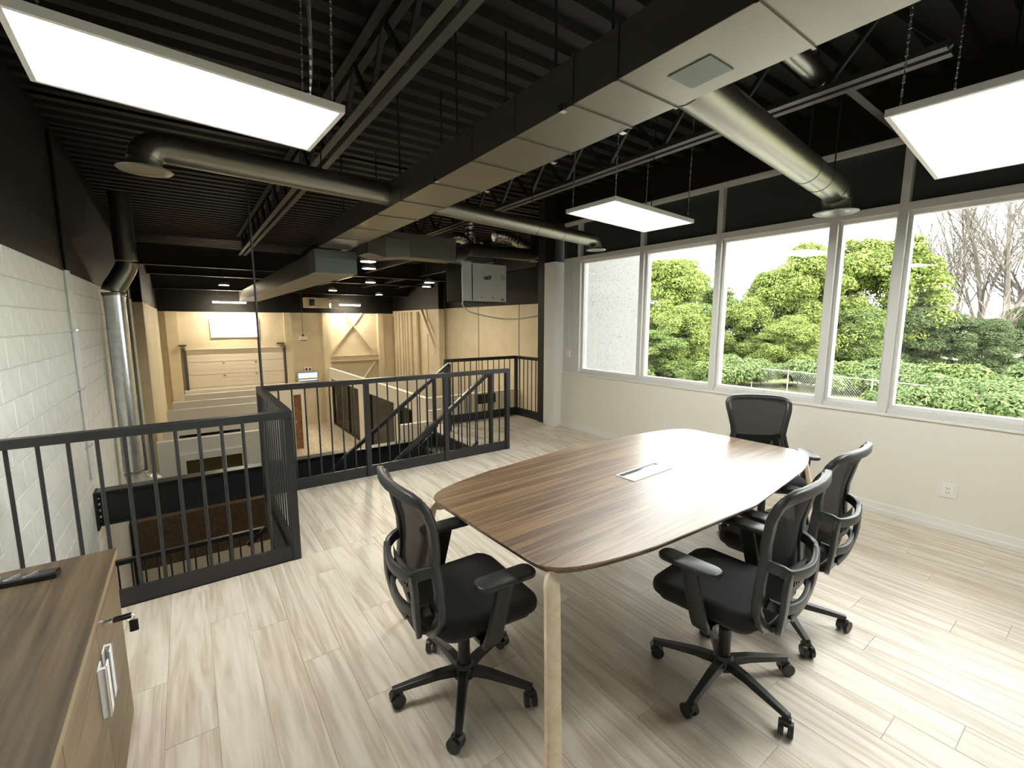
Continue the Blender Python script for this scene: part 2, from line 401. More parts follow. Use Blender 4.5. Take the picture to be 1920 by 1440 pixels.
# the outer wall that juts out past the windows, the long right wall, the far wall
wj = MB(); wj.box(5.02, 7.0, 5.48, 5.60, ZL - .3, 4.2, 0); wj.box(5.02, 6.88, 5.60, 5.72, ZL, ZP, 1); wj.box(5.02, 6.88, 5.60, 5.72, ZP, ZD + .1, 2); wj.box(6.88, 7.0, 5.60, 6.52, ZL - .3, 4.2, 0); wj.box(7.0, 8.3, 6.40, 6.52, ZL - .3, 4.2, 0)
wall_stucco = struct(wj.build('wall_exterior', [M_STUCCO, M_CREAM, M_BLACK]), 'white pebble stucco outer wall seen through the first pane')
wr = MB(); wr.box(8.1, 8.3, 6.52, YF, ZL, ZP, 0); wr.box(8.1, 8.3, 6.52, YF, ZP, ZD + .1, 1)
for y in (10.9, 13.2, 17.2): wr.box(8.09, 8.1, y, y + .02, ZL, ZP, 2)
wall_right = struct(wr.build('wall_right', [M_CREAM, M_BLACK, M_JOIST]), 'cream wall of the hall, black above')
wf = MB()
wf.box(XL - .2, 8.3, YF, YF + .2, ZL, 2.08, 0); wf.box(XL - .2, 8.3, YF - .01, YF + .2, 2.08, ZD + .1, 1)
wf.box(3.36, 3.62, YF - .22, YF, ZL, 2.08, 0); wf.box(4.85, 5.12, YF - .25, YF, ZL, 2.08, 0); wf.box(-.55, -.2, YF - .2, YF, ZL, 2.08, 0)
wall_far = struct(wf.build('wall_back', [M_CREAM, M_BLACK]), 'cream far wall of the hall, black above')

# window band: frame members, panes, spandrel panels
win = struct(empty('window_1', (XW, 0, 0)), 'white framed band of tall windows')
MUL = [5.09, 3.93, 2.88, 1.77, 1.275, .10, -1.05, -2.2, -3.35]  # last bays, unseen behind the viewer, continued to let in more daylight
SPM = [5.09, 3.93, 2.88, 1.275, .10, -1.05, -2.2, -3.35]
for y in MUL:
    B(.0, .15, y - .032, y + .032, .905, 2.60).build('mullion', M_ALU, win, bevel=.003)
B(.0, .15, YN, 5.42, 2.60, 2.665).build('transom', M_ALU, win, bevel=.003)
B(.0, .15, YN, 5.42, 3.15, 3.20).build('head_rail', M_ALU, win, bevel=.003)
B(.02, .15, YN, 5.42, .905, .945).build('sill_rail', M_ALU, win, bevel=.003)
for y in SPM: B(.0, .10, y - .03, y + .03, 2.665, 3.15).build('mullion', M_ALU, win, bevel=.003)
for a, b in zip([5.42] + SPM, SPM + [YN]):
    B(.06, .09, b + (.03 if b > YN else 0), a - (.03 if a < 5.4 else 0), 2.665, 3.15).build('spandrel_panel', M_SPAND, win)
for a, b in zip(MUL, MUL[1:] + [YN]):
    B(.093, .103, b + (.032 if b > YN else 0), a - .032, .945, 2.60).build('pane', M_GLASS, win)
    t = MB()
    for z0, z1 in ((.945, .975), (2.57, 2.60)): t.box(.06, .14, b + (.032 if b > YN else 0), a - .032, z0, z1)
    for y0, y1 in ((b + .032, b + .055), (a - .055, a - .032)): t.box(.06, .14, y0, y1, .975, 2.57)
    t.build('pane_frame', M_WHITE, win)
B(.0, .15, 5.122, 5.42, .905, 2.60).build('jamb_panel', M_ALU, win, bevel=.003)
for y0, y1 in ((2.30, 2.42), (3.76, 3.80)):
    B(.03, .06, y0, y1, .945, .975).build('latch', M_WHITE, win, bevel=.003)

# columns
c = thing('square_column', 'white boxed square column at the end of the window wall', 'column', (4.835, 5.575, 0))
B(-.10, .12, -.125, .125, 0, 2.62).build('casing', M_WHITE, c, bevel=.003); B(-.085, .105, -.11, .11, 2.62, ZD).build('black_upper_part', M_BLACK, c)
tag(B(4.80, 4.96, 5.76, 5.94, ZL, ZD).build('steel_column', M_STEELBLK, bevel=.004), 'black steel column behind the white boxed column', 'column')

# ------------------------------------------------------------------ beam and stair opening
b = MB()
b.box(XL + .01, 4.9, 6.33, 6.49, -.13, -.11); b.box(XL + .01, 4.9, 6.33, 6.49, -.49, -.47); b.box(XL + .01, 4.9, 6.40, 6.42, -.47, -.13)
bt = thing('steel_beam', 'black steel I-beam crossing the stair opening', 'beam', (0, 0, 0))
b.build('beam_body', M_RAIL, bt)
B(XL + .001, XL + .02, 6.31, 6.51, -.53, -.11).build('end_plate', M_RAIL, bt)
for z in (-.18, -.25, -.32, -.39): MB().cyl((XL + .02, 6.36, z), (XL + .045, 6.36, z), .014, n=6).build('bolt', M_CHROME, bt)
fa = MB()
fa.box(.50, .53, 3.40, 4.85, -.30, -.0); fa.box(XL + .01, .53, 3.38, 3.40, -.30, 0); fa.box(.53, 3.07, 4.85, 4.88, -.30, 0); fa.box(3.04, 3.07, 4.88, 6.33, -.30, -.005); fa.box(3.07, 4.9, 6.70, 6.72, -.30, 0)
struct(fa.build('trim_2', M_RAIL), 'charcoal steel edging of the stair opening')

# ------------------------------------------------------------------ railings
def flatbar(p, q, wd=.05, ht=.05): return MB().bar(p, q, wd, ht)
BAL = {}
def baluster(parent, x, y, z0, z1, r=.0075):
    k = (round(z1 - z0, 3), r)
    if k not in BAL:
        t = MB().cyl((0, 0, 0), (0, 0, z1 - z0), r, n=8); me = bpy.data.meshes.new('baluster'); me.from_pydata(t.v, [], t.f); me.materials.append(M_RAIL); BAL[k] = me
    o = link('baluster', BAL[k], parent); o.location = (x, y, z0)
POST = {}
def post(parent, x, y, z0, z1, w_=.052):
    k = (round(z1 - z0, 3), w_)
    if k not in POST:
        t = B(-w_ / 2, w_ / 2, -w_ / 2, w_ / 2, 0, z1 - z0); me = bpy.data.meshes.new('post'); me.from_pydata(t.v, [], t.f); me.materials.append(M_RAIL); POST[k] = me
    o = link('post', POST[k], parent, .002)
    o.location = (x, y, z0)
gr = thing('guard_railing', 'charcoal steel guard railing wrapping the stair opening', 'railing')
GY, SX, FY, TOP = 3.40, .53, 4.85, 1.085
def top_rail(p, q, parent, name='top_rail', wd=.058, ht=.052): return MB().bar(p, q, wd, ht).build(name, M_RAIL, parent, bevel=.003)
top_rail((XL + .01, GY, TOP - .026), (SX + .025, GY, TOP - .026), gr)
top_rail((SX, GY + .025, TOP - .026), (SX, FY - .025, TOP - .026), gr)
top_rail((SX - .025, FY, TOP - .026), (3.425, FY, TOP - .026), gr)
B(XL + .01, SX - .02, GY - .012, GY + .012, 0, .105).build('kick_plate', M_RAIL, gr)
B(SX - .012, SX + .012, GY + .02, FY - .02, 0, .105).build('kick_plate', M_RAIL, gr)
B(SX + .02, 3.38, FY - .012, FY + .012, 0, .115).build('kick_plate', M_RAIL, gr)
for x, y in ((SX, GY), (SX, FY), (1.54, FY), (2.494, FY), (3.403, FY)): post(gr, x, y, 0, TOP - .05)
x = -.812
while x < SX - .06: baluster(gr, x, GY, .105, TOP - .05, .010); x += .119
for i in range(11): baluster(gr, SX, GY + .12 + i * .117, .105, TOP - .05, .0065)
for i in range(7): baluster(gr, .69 + i * .1185, FY, .115, TOP - .05, .0085)
for i in range(7): baluster(gr, 1.66 + i * .1175, FY, .115, TOP - .05, .0085)
for i in range(7): baluster(gr, 2.60 + i * .113, FY, .115, TOP - .05, .0085)
hp = thing('hanger_rod', 'thin black rod rising from the railing corner to the roof', 'rod', (SX + .03, FY + .03, 0))
MB().cyl((0, 0, TOP), (0, 0, 1.55), .012, n=8).build('lower_rod', M_STEELBLK, hp); MB().cyl((0, 0, 1.55), (0, 0, 3.1), .009, n=8).build('upper_rod', M_STEELBLK, hp)

lr = thing('landing_railing', 'charcoal railing along the far edge of the stair landing', 'railing')
LY, LX = 6.64, 4.86
top_rail((3.41, LY, 1.06), (LX + .025, LY, 1.06), lr); top_rail((LX, LY - .025, 1.06), (LX, 5.95, 1.06), lr)
B(3.43, LX, LY - .012, LY + .012, 0, .14).build('kick_plate', M_RAIL, lr); B(LX - .012, LX + .012, 5.95, LY - .02, 0, .14).build('kick_plate', M_RAIL, lr)
post(lr, 3.43, LY, 0, 1.04); post(lr, LX, LY, 0, 1.04, .05)
for i in range(11): baluster(lr, 3.55 + i * .117, LY, .14, 1.04, .008)
for i in range(5): baluster(lr, LX, 6.52 - i * .115, .14, 1.04, .008)

# ------------------------------------------------------------------ staircase
st = thing('staircase', 'dark steel staircase going down behind the front railing', 'staircase', (3.04, 5.6, 0))
RUN, RISE, NS = .238, .1745, 11
for i in range(NS):
    t = MB(); x1 = -i * RUN; z = -(i + 1) * RISE
    t.box(x1 - RUN - .02, x1, -.57, .57, z - .03, z); t.box(x1 - .012, x1, -.57, .57, z, z + RISE - .03)
    t.build('tread', M_CONC, st)
ex, ez = -NS * RUN, -NS * RISE
for s in (-1, 1):
    MB().bar((0, s * .59, -.10), (ex, s * .59, ez - .10), .03, .28).build('stringer', M_RAIL, st)
    yy = s * .59
    hr = MB().bar((.21, yy, 1.05), (ex, yy, ez + .88), .045, .05).build('handrail', M_RAIL, st)
    br = MB().bar((.0, yy, .12), (ex, yy, ez + .12), .03, .03).build('bottom_rail', M_RAIL, st)
    post(st, .21, yy, 0, 1.05, .045)
    if s > 0: post(st, -.05, yy, -.05, .83, .04)
    n = 20
    for k in range(n):
        x = -.03 - k * (-.06 - ex) / n
        z = (x / RUN) * RISE
        baluster(st, x, yy, z + .13, z + .87, .0085)
for x, y in ((-3.85, -.55), (ex - .1, -.55), (-3.85, .68), (ex - .1, .68)): post(st, x, y, ZL, ez, .08)
B(-3.92, ex - .0, -.60, .72, ez - .08, ez).build('landing', M_CONC, st)
lg = thing('landing_guard', 'dark guard rail low in the stair opening under the beam', 'railing', (0, 6.28, ez))
top_rail((XL + .03, 0, 1.0), (.75, 0, 1.0), lg); top_rail((XL + .03, 0, .10), (.75, 0, .10), lg, 'bottom_rail')
for i in range(14): baluster(lg, -.80 + i * .115, 0, .10, 1.0, .009)
post(lg, .75, 0, 0, 1.02, .06); post(lg, XL + .06, 0, 0, 1.02, .05)

# ------------------------------------------------------------------ rooms of the lower level
def partition(i, x0, x1, y0, y1, z1=-.30, z0=ZL, m=None):
    o = B(x0, x1, y0, y1, z0, z1).build('wall_partition', m or M_OFFICE, bevel=.004); return struct(o)
rows = [(9.37, -.53, 1.32), (10.76, -.50, 1.50), (12.68, -.48, 1.78), (13.9, -.40, 1.95), (15.2, -.16, 2.14), (16.9, -.14, 2.85)]
pa = MB(); y0 = 9.37
pa.box(-.53, -.16, y0, y0 + .12, ZL, -.30); pa.box(.67, 1.32, y0, y0 + .12, ZL, -.30); pa.box(-.16, .67, y0, y0 + .12, -.67, -.30); pa.box(-.16, .67, y0, y0 + .12, ZL, -1.6)
wA = struct(pa.build('wall_partition', M_OFFICE), 'white office partition with an inner window')
for y, x0, x1 in rows[1:-1]: partition(0, x0, x1, y, y + .12)
for y, x0, x1 in rows[:-1]:
    partition(0, x1 - .12, x1, y + .12, y + 1.1, z1=-.42)
B(-.25, .78, 10.755, 10.76, -.56, -.505).build('slot', M_BLKGLOSS, bpy.data.objects['wall_partition.001'])
wnd = struct(empty('window_4', (0, y0, 0)), 'white framed inner office window with olive glass')
for a in ((-.28, -.16, -1.6, -.55), (.67, .79, -1.6, -.55), (-.16, .67, -.67, -.55)): B(a[0], a[1], -.03, .0, a[2], a[3]).build('frame', M_WHITE, wnd, bevel=.004)
B(-.16, .40, .05, .06, -1.6, -.67).build('pane', M_OLIVE, wnd); B(.43, .67, .05, .06, -1.6, -.67).build('pane', M_OLIVE, wnd); B(.40, .43, .04, .07, -1.6, -.67).build('mullion', M_LEAF_D and M_ALU, wnd)
rd = thing('wall_shade_box', 'added dark brown box standing in for the shaded office wall below the beam', 'stand-in box', (.05, 9.0, ZL))  # added box, its brown stands in for the shaded wall under the inner window
B(-.93, 1.1, -.25, .30, .58, 1.35).build('front_panel', M_WALLSHADE, rd); B(-.93, 1.1, -.25, .30, 0, .58).build('plinth', M_OFFICE, rd); B(-.95, 1.12, -.29, .32, 1.35, 1.39).build('top', M_WALLSHADE, rd)
# wall with the brown door
wd_ = MB(); wd_.box(-.14, 2.86, 16.9, 17.02, ZL, -.40); wd_.box(3.10, 3.26, 16.9, 17.02, ZL, -.40); wd_.box(2.86, 3.10, 16.9, 17.02, -.80, -.40)
struct(wd_.build('wall_partition', M_OFFICE), 'white partition beside the corridor')
d3 = struct(empty('door_3', (2.86, 16.96, ZL)), 'brown wood door ajar by the corridor'); B(.0, .24, -.02, .02, .02, 1.94).build('leaf', M_DOORWOOD, d3); B(.03, .05, -.05, -.02, .95, 1.05).build('handle', M_CHROME, d3)
# glazed office on the right of the corridor
go = MB(); GX = 5.0
for ya, yb, za, zb in ((10.85, 20.75, -.75, -.30), (15.55, 16.65, ZL, -.75), (10.85, 11.75, ZL, -.75), (20.45, 20.75, ZL, -.75), (12.85, 13.15, ZL, -.75)): go.box(GX, GX + .13, ya, yb, za, zb)
go.box(GX + .13, 8.1, 10.85, 10.97, ZL, -.30); go.box(GX + .13, 8.1, 15.9, 16.02, ZL, -.30)
offw = struct(go.build('wall_office', M_OFFICE), 'white walls of the glazed office by the corridor')
gf = struct(empty('window_5', (GX, 0, ZL)), 'black framed glass front of the lower office')
for ya, yb in ((16.65, 18.2), (18.2, 20.45), (13.15, 15.55), (11.75, 12.85)):
    t = MB(); t.box(.02, .11, ya, ya + .10, 0, 2.0); t.box(.02, .11, yb - .10, yb, 0, 2.0); t.box(.02, .11, ya + .1, yb - .1, 0, .06); t.box(.02, .11, ya + .1, yb - .1, 1.95, 2.0)
    f = t.build('frame', M_STEELBLK, gf)
    B(.06, .07, ya + .1, yb - .1, .06, 1.95).build('pane', M_OFFGLASS, gf)
B(-.04, -.02, 19.6, 19.64, .8, 1.4).build('handle', M_CHROME, gf)
hw = MB(); hw.box(3.95, 5.0, 9.9, 10.02, ZL, -.70); hw.box(4.70, 5.05, 10.0, 10.10, ZL, -.46)
struct(hw.build('wall_low', M_OFFICE), 'low white wall beyond the stairs')
B(6.6, 7.2, 10.84, 10.85, -.62, -.35).build('recess', M_BLKGLOSS, offw)

# ------------------------------------------------------------------ far wall fittings
od = struct(empty('door_1', (0, YF, ZL)), 'cream sectional overhead door')
for i in range(7):
    z0 = i * .485; t = MB(); t.box(-.02, 3.27, -.05, .0, z0 + .004, z0 + .481)
    for k in range(3): t.box(-.02, 3.27, -.056, -.05, z0 + .02 + k * .16, z0 + .14 + k * .16)
    pnl = t.build('panel', M_OVH, od)
    if i in (4, 5):
        for xx in (1.1, 2.2): B(xx, xx + .07, -.075, -.056, z0 + .42, z0 + .45).build('bracket', M_JOIST, pnl)
B(-.12, -.02, -.12, 0, 0, 3.45).build('track', M_JOIST, od); B(3.27, 3.36, -.12, 0, 0, 3.45).build('track', M_JOIST, od)
B(-.06, 3.32, -.13, 0, 3.395, 3.43).build('lintel', M_CREAM, od)
for xx in (-.25, 3.05): B(xx, xx + .25, -.3, -.02, 3.55, 3.60).build('spring_bracket', M_JOIST, od)
w2 = struct(empty('window_2', (.83, YF, 1.13)), 'high two-pane daylit window over the overhead door')
for k in range(2): B(.0 + k * .80, .78 + k * .80, -.03, -.01, 0, .70).build('pane', M_SKYWIN, w2)
t = MB(); t.box(-.04, 1.62, -.05, 0, .70, .74); t.box(-.04, 1.62, -.05, 0, -.04, 0); t.box(-.04, 0, -.05, 0, 0, .7); t.box(.78, .80, -.05, 0, 0, .7); t.box(1.58, 1.62, -.05, 0, 0, .7); t.build('frame', M_WHITE, w2)
d2 = struct(empty('door_2', (3.80, YF, ZL)), 'cream steel door at the end of the corridor')
B(0, .80, -.06, 0, 0, 1.98).build('leaf', M_CREAM, d2); t = MB(); t.box(-.07, 0, -.09, 0, 0, 2.05); t.box(.80, .87, -.09, 0, 0, 2.05); t.box(0, .8, -.09, 0, 1.98, 2.05); t.build('frame', M_CREAM, d2); B(.68, .74, -.11, -.06, .95, 1.0).build('handle', M_CHROME, d2)
B(.15, .65, -.09, -.06, 1.62, 1.66).build('closer', M_CHROME, d2)
w3 = struct(empty('window_3', (3.77, YF, -.84)), 'small blue transom window above the corridor door')
for k in range(2): B(.02 + k * .39, .40 + k * .38, -.06, -.04, .03, .36).build('pane', M_BLUEWIN, w3)
t = MB(); t.box(-.02, .82, -.08, 0, .36, .40); t.box(-.02, .82, -.08, 0, -.01, .03); t.box(-.02, .02, -.08, 0, .03, .36); t.box(.78, .82, -.08, 0, .03, .36); t.build('frame', M_GALV, w3)
em = thing('emergency_light', 'white twin-head emergency light above the blue transom', 'emergency light', (4.03, YF, -.42))
B(0, .30, -.08, 0, 0, .19).build('case', M_EXITW, em, bevel=.01)
for xx in (.06, .20): B(xx, xx + .07, -.10, -.08, .05, .14).build('lamp_head', M_BLKGLOSS, em)
hf = thing('hanging_lantern', 'small boxy work light hanging from a cord before the far wall', 'work light', (3.95, 20.3, .95))
B(-.13, .13, -.10, .10, .0, .16).build('housing', M_EXITW, hf, bevel=.01); B(-.12, .12, -.105, .09, -.02, .0).build('lens', M_BLKGLOSS, hf); MB().cyl((0, 0, .16), (0, 0, 2.66), .008, n=6).build('cord', M_JOIST, hf); B(-.04, .04, -.03, .03, .16, .24).build('bracket', M_JOIST, hf)
th = tag(B(4.55, 4.66, 20.97, 21.0, -1.62, -1.48).build('thermostat', M_EXITW, bevel=.006), 'small white thermostat beside the corridor door', 'thermostat')
# braced frame on the far wall
br = thing('braced_frame', 'cream X-braced steel frame on the far wall', 'brace', (0, 20.93, 0))
MB().bar((5.25, 0, .40), (6.60, 0, 2.08), .05, .11, up=(0, 1, 0)).build('brace', M_CREAM, br); MB().bar((7.0, -.06, .40), (5.80, -.06, 2.08), .05, .11, up=(0, 1, 0)).build('brace', M_CREAM, br)
t = MB(); t.box(5.15, 7.28, -.10, .05, .17, .20); t.box(5.15, 7.28, -.10, .05, -.05, -.02); t.box(5.15, 7.28, -.03, .0, -.02, .17); t.build('cross_beam', M_CREAM, br)
MB().bar((7.15, -.05, -.10), (6.4, -.05, -1.1), .05, .11, up=(0, 1, 0)).build('brace', M_CREAM, br)
B(7.28, 7.52, -.20, .07, ZL, 2.08).build('column', M_CREAM, br); B(5.12, 5.2, -.06, .05, .20, .45).build('gusset', M_CREAM, br); B(6.95, 7.2, -.06, .05, .20, .48).build('gusset', M_CREAM, br)
# right wall: pipes, column, brace
pr_ = thing('pipe_bundle', 'bundle of cream vertical pipes on the right hall wall', 'pipes', (8.0, 19, 0))
for k, (dy, r) in enumerate(((1.35, .03), (1.0, .05), (.62, .06), (.35, .045), (.05, .06), (-.35, .08), (-.75, .05), (-1.0, .09))): MB().cyl((-.02, dy, ZL), (-.02, dy, 2.12), r, n=10).build('pipe', M_CREAM, pr_, smooth=40)
sc_ = thing('steel_column', 'cream steel column with a diagonal brace on the right hall wall', 'column', (7.9, 15.75, 0))
B(-.12, .12, -.20, .12, ZL, 2.18).build('shaft', M_CREAM, sc_); B(-.12, .12, -.20, .12, 2.18, ZD - .02).build('black_upper_shaft', M_BLACK, sc_); MB().bar((0, .3, .55), (0, 1.6, 2.15), .10, .14).build('brace', M_CREAM, sc_)

# ------------------------------------------------------------------ pipes on the left wall
gp = thing('galvanised_riser', 'shiny galvanised round duct riser on the left wall', 'duct', (-.76, 8.4, 0))
MB().cyl((0, 0, 2.06), (0, 0, -.45), .12, n=28).build('pipe', M_GALV, gp, smooth=40)
for z in (2.02, .95, .62, -.30): MB().cyl((0, 0, z - .02), (0, 0, z + .02), .125, n=28).build('clamp_band', M_GALV, gp, smooth=40)
MB().tube(smooth_path([(0, 0, -.40), (.0, .0, -.52), (.06, .1, -.66), (.2, .3, -.74)], 4), .118, 20).build('elbow', M_GALV, gp, smooth=40)
bp = thing('black_duct_riser', 'black painted round duct dropping to the galvanised riser', 'duct', (-.76, 8.4, 0))
MB().tube(smooth_path([(.0, 0, 2.06), (.0, 0, 2.14), (.09, .015, 2.30), (.17, .03, 2.48), (.17, .03, 2.7), (.17, .03, 3.45)], 5), .125, 20).build('pipe', M_DUCTBLK, bp, smooth=40)
MB().cyl((0, 0, 2.06), (0, 0, 2.09), .135, n=24).build('collar', M_DUCTBLK, bp, smooth=40)
tag(MB().cyl((-.85, 10.3, ZL), (-.85, 10.3, 2.3), .045, n=12).build('vertical_pipe', M_CREAM, smooth=40), 'slim cream pipe behind the galvanised riser', 'pipe')
tag(MB().cyl((-.85, 11.2, -1.2), (-.85, 11.2, 2.3), .05, n=12).build('vertical_pipe', M_DUCTLOW, smooth=40), 'slim grey pipe behind the galvanised riser', 'pipe')
cd = thing('wall_conduit', 'pair of thin painted conduits running down the block wall', 'conduit', (XL + .02, 6.30, 0))
MB().cyl((0, 0, .05), (0, 0, 2.20), .016, n=10).build('conduit', M_BLOCK, cd, smooth=40); MB().cyl((.005, .09, .05), (.005, .09, 2.20), .012, n=10).build('conduit', M_BLOCK, cd, smooth=40)
MB().cyl((0, 0, 2.20), (0, 0, 3.5), .016, n=10).build('conduit', M_BLACK, cd, smooth=40)
for z in (.4, 1.0, 1.6): B(-.02, .02, -.03, .12, z, z + .02).build('strap', M_GALV, cd)

# ------------------------------------------------------------------ roof steel
def joist(label, x, y0, y1, zb, zt=ZD - .02, gap=.05):
    j = thing('steel_joist', label, 'joist', (x, 0, 0), 0, 'roof joists')
    for s in (-1, 1):
        B(s * gap - .028, s * gap + .028, y0, y1, zb, zb + .008).build('bottom_chord', M_JOIST, j); B(s * (gap - .024) - .004, s * (gap - .024) + .004, y0, y1, zb + .008, zb + .055).build('bottom_chord_leg', M_JOIST, j)
        B(s * gap - .03, s * gap + .03, y0 - .6, y1, zt - .01, zt).build('top_chord', M_STEELBLK, j)
    n = int((y1 - y0) / .62); st_ = (y1 - y0) / n
    for i in range(n):
        a = y0 + i * st_; MB().bar((0, a, zb + .02), (0, a + st_ / 2, zt - .02), .03, .03, up=(1, 0, 0)).build('web', M_STEELBLK, j)
        MB().bar((0, a + st_ / 2, zt - .02), (0, a + st_, zb + .02), .03, .03, up=(1, 0, 0)).build('web', M_STEELBLK, j)
    return j
joist('black open-web roof joist running above the middle LED panel and window side', 3.55, .80, 9.0, 3.17)
joist('black open-web roof joist passing above the left LED panel', 1.175, -.4, 12.0, 3.17)
bi = thing('bridging_angle', 'grey steel bridging angle from the joist to the window wall', 'brace', (3.6, 1.30, 3.19)); MB().bar((0, 0, 0), (1.29, .02, 0), .05, .006).build('flange', M_JOIST, bi); MB().bar((0, .02, .02), (1.29, .04, .02), .006, .045).build('web', M_JOIST, bi)
for k, (y, z, lab) in enumerate(((13.5, 3.0, 'black girder crossing the middle of the hall'), (16.6, 3.05, 'second black girder across the hall'), (19.2, 2.80, 'black girder nearest the far wall'))):
    g = thing('roof_girder', lab, 'girder', (0, y, z), 0, 'hall girders')
    B(XL, 8.1, -.07, .07, 0, .02).build('bottom_flange', M_STEELBLK, g); B(XL, 8.1, -.01, .01, .02, .45).build('web', M_STEELBLK, g); B(XL, 8.1, -.07, .07, .45, .47).build('top_flange', M_STEELBLK, g)
for k, x in enumerate((2.7, 4.4, 6.1, 7.4)):
    t = thing('hall_purlin', ['first black roof purlin over the hall, nearest the left wall', 'second black roof purlin over the hall', 'third black roof purlin over the hall', 'black roof purlin nearest the right hall wall'][k], 'purlin', (x, 0, 3.1), 0, 'hall purlins')
    B(-.05, .05, 9.2, YF - .03, 0, .02).build('flange', M_STEELBLK, t); B(-.01, .01, 9.2, YF - .03, .02, .45).build('web', M_STEELBLK, t)

# ------------------------------------------------------------------ ducts
DB, DT = 2.66, 2.865
md = thing('main_duct', 'large rectangular black duct running overhead into the hall', 'duct', (1.70, 0, 0))
ys = [-1.6, .25, .80, 1.36, 1.62, 2.06, 2.50, 3.05, 3.62, 4.2, 4.9, 5.6, 6.38]
for a, b in zip(ys, ys[1:]):
    s = B(-.20, .20, a + .001, b - .001, DB, DT).build('section', M_DUCTBLK, md, bevel=.002)
    B(-.206, .206, b - .006, b + .006, DB - .006, DT + .005).build('flange', M_DUCTBLK, s)
B(-.06, .10, 1.04, 1.22, DB - .004, DB).build('access_patch', M_DUCTLOW, md)
for y in (1.5, 2.45, 3.4, 5.0):
    for s in (-1, 1): MB().cyl((s * .19, y + .25, DT), (s * .19, y + .25, ZD), .008, n=6).build('hanger', M_STEELBLK, md)
for y, s in ((1.66, 1), (1.66, -1), (2.2, 1), (2.95, -1), (2.95, 1)):
    B(s * .205 - .015, s * .205 + .015, y, y + .03, DB - .012, DB + .02).build('clip', M_CHROME, md)
ld = thing('hall_duct', 'lower rectangular duct continuing across the hall', 'duct', (1.72, 0, 0))
B(-.27, .27, 6.42, 6.8, 2.34, 2.64).build('front_plenum', M_DUCTLOW, ld, bevel=.003); B(-.275, .275, 6.415, 6.42, 2.54, 2.63).build('flange', M_DUCTLOW, ld)
for a, b in zip((6.8, 8.2, 9.6, 11.0, 12.4, 13.8, 15.2), (8.2, 9.6, 11.0, 12.4, 13.8, 15.2, 16.6)): B(-.26, .26, a + .004, b - .004, 2.34, 2.62).build('section', M_DUCTHALL, ld, bevel=.003)
cb = thing('cross_duct', 'black rectangular duct branching right to the white air unit', 'duct', (1.92, 6.0, 2.56)); t = MB().box(0, 1.30, -.16, .16, -.01, .30); t.build('trunk', M_DUCTHALL, cb, bevel=.003)
MB().loft([[(0.02, -.20, 0), (.02, .2, 0), (.02, .2, .2), (.02, -.2, .2)], [(.25, -.22, -.05), (.25, .22, -.05), (.25, .22, .2), (.25, -.22, .2)], [(.6, -.16, -.005), (.6, .16, -.005), (.6, .16, .2), (.6, -.16, .2)]]).build('boot', M_DUCTHALL, cb)

def branch(label, p, q, drop, r=.09, seams=()):
    d = thing('round_branch_duct', label, 'duct', p, 0, 'round branch ducts')
    p, q = Vector(p), Vector(q); v = q - p; u = v.normalized()
    MB().cyl((0, 0, 0), v, r, n=32).build('pipe', M_DUCTBLK, d, smooth=40)
    for s in seams: c0 = u * s; MB().cyl(c0 - u * .006, c0 + u * .006, r + .003, n=32).build('seam', M_DUCTBLK, d, smooth=40)
    # segmented elbow
    pts = [v]; rr = r * 1.15
    N = 5; cen = v - Vector((0, 0, rr)); path = [cen + Vector((0, 0, 1)) * (rr * math.cos(PI / 2 * i / 4)) + u * (rr * math.sin(PI / 2 * i / 4)) for i in range(5)]
    e_ = MB().tube(path, r * 1.01, 32).build('elbow', M_DUCTBLK, d, smooth=15)
    for i in range(1, 4): q_ = (path[i + 1] - path[i - 1]).normalized() * .004; MB().cyl(path[i] - q_, path[i] + q_, r * 1.035, n=32).build('seam', M_DUCTBLK, d, smooth=40)
    bot = path[-1]; MB().cyl(bot, bot - Vector((0, 0, drop)), r, n=32).build('collar', M_DUCTBLK, d, smooth=40)
    fz = bot - Vector((0, 0, drop))
    rg = MB(); rg.lathe([(r * .80, .004), (r * 1.0, 0), (r * 1.55, -.006), (r * 1.62, .0), (r * 1.05, .02)], fz, 32); rg.build('diffuser_ring', M_DUCTLOW if 'window' in label else M_DUCTBLK, d, smooth=60)
    MB().lathe([(0, .018), (r * .98, .018)], fz, 24).build('diffuser_shade_disc', M_BLACK, d)  # black disc paints in the shade inside the diffuser
    for k in (.3, .6): MB().lathe([(r * k, .0), (r * (k + .12), .012)], fz, 24).build('diffuser_vane', M_DUCTBLK, d)
    return d
b1 = branch('round black branch duct ending at the window over the table', (1.90, 1.325, 2.765), (4.36, 1.60, 2.758), .05, .10, (.03, 1.75, 2.05, 2.45))
b2 = branch('round black branch duct running right past the foil ducts', (1.90, 3.83, 2.725), (4.08, 4.03, 2.675), .02, .075, (1.25, 1.65))
b3 = branch('round black branch duct running left under the dark ceiling', (1.50, 3.92, 2.775), (-.02, 3.70, 2.765), .05, .088, (.05,))
for d, pts in ((b1, ((1.75, .19), (2.42, .27))), (b2, ((1.2, .12),)), (b3, ((-.55, -.08),))):
    for x, y in pts: MB().cyl((x, y, .07), (x + .02, y, ZD - d.location.z), .005, n=6).build('hanger', M_STEELBLK, d)
mp2 = thing('round_stub_duct', 'short dark round duct above the joist near the window', 'duct', (2.95, 1.42, 3.30)); MB().cyl((0, 0, 0), (.75, .03, .0), .06, n=24).build('pipe', M_DUCTBLK, mp2, smooth=40); MB().cyl((.45, .018, 0), (.47, .019, 0), .066, n=24).build('seam', M_DUCTBLK, mp2, smooth=40); MB().cyl((.4, .015, .05), (.4, .015, .3), .006, n=6).build('hanger', M_STEELBLK, mp2)

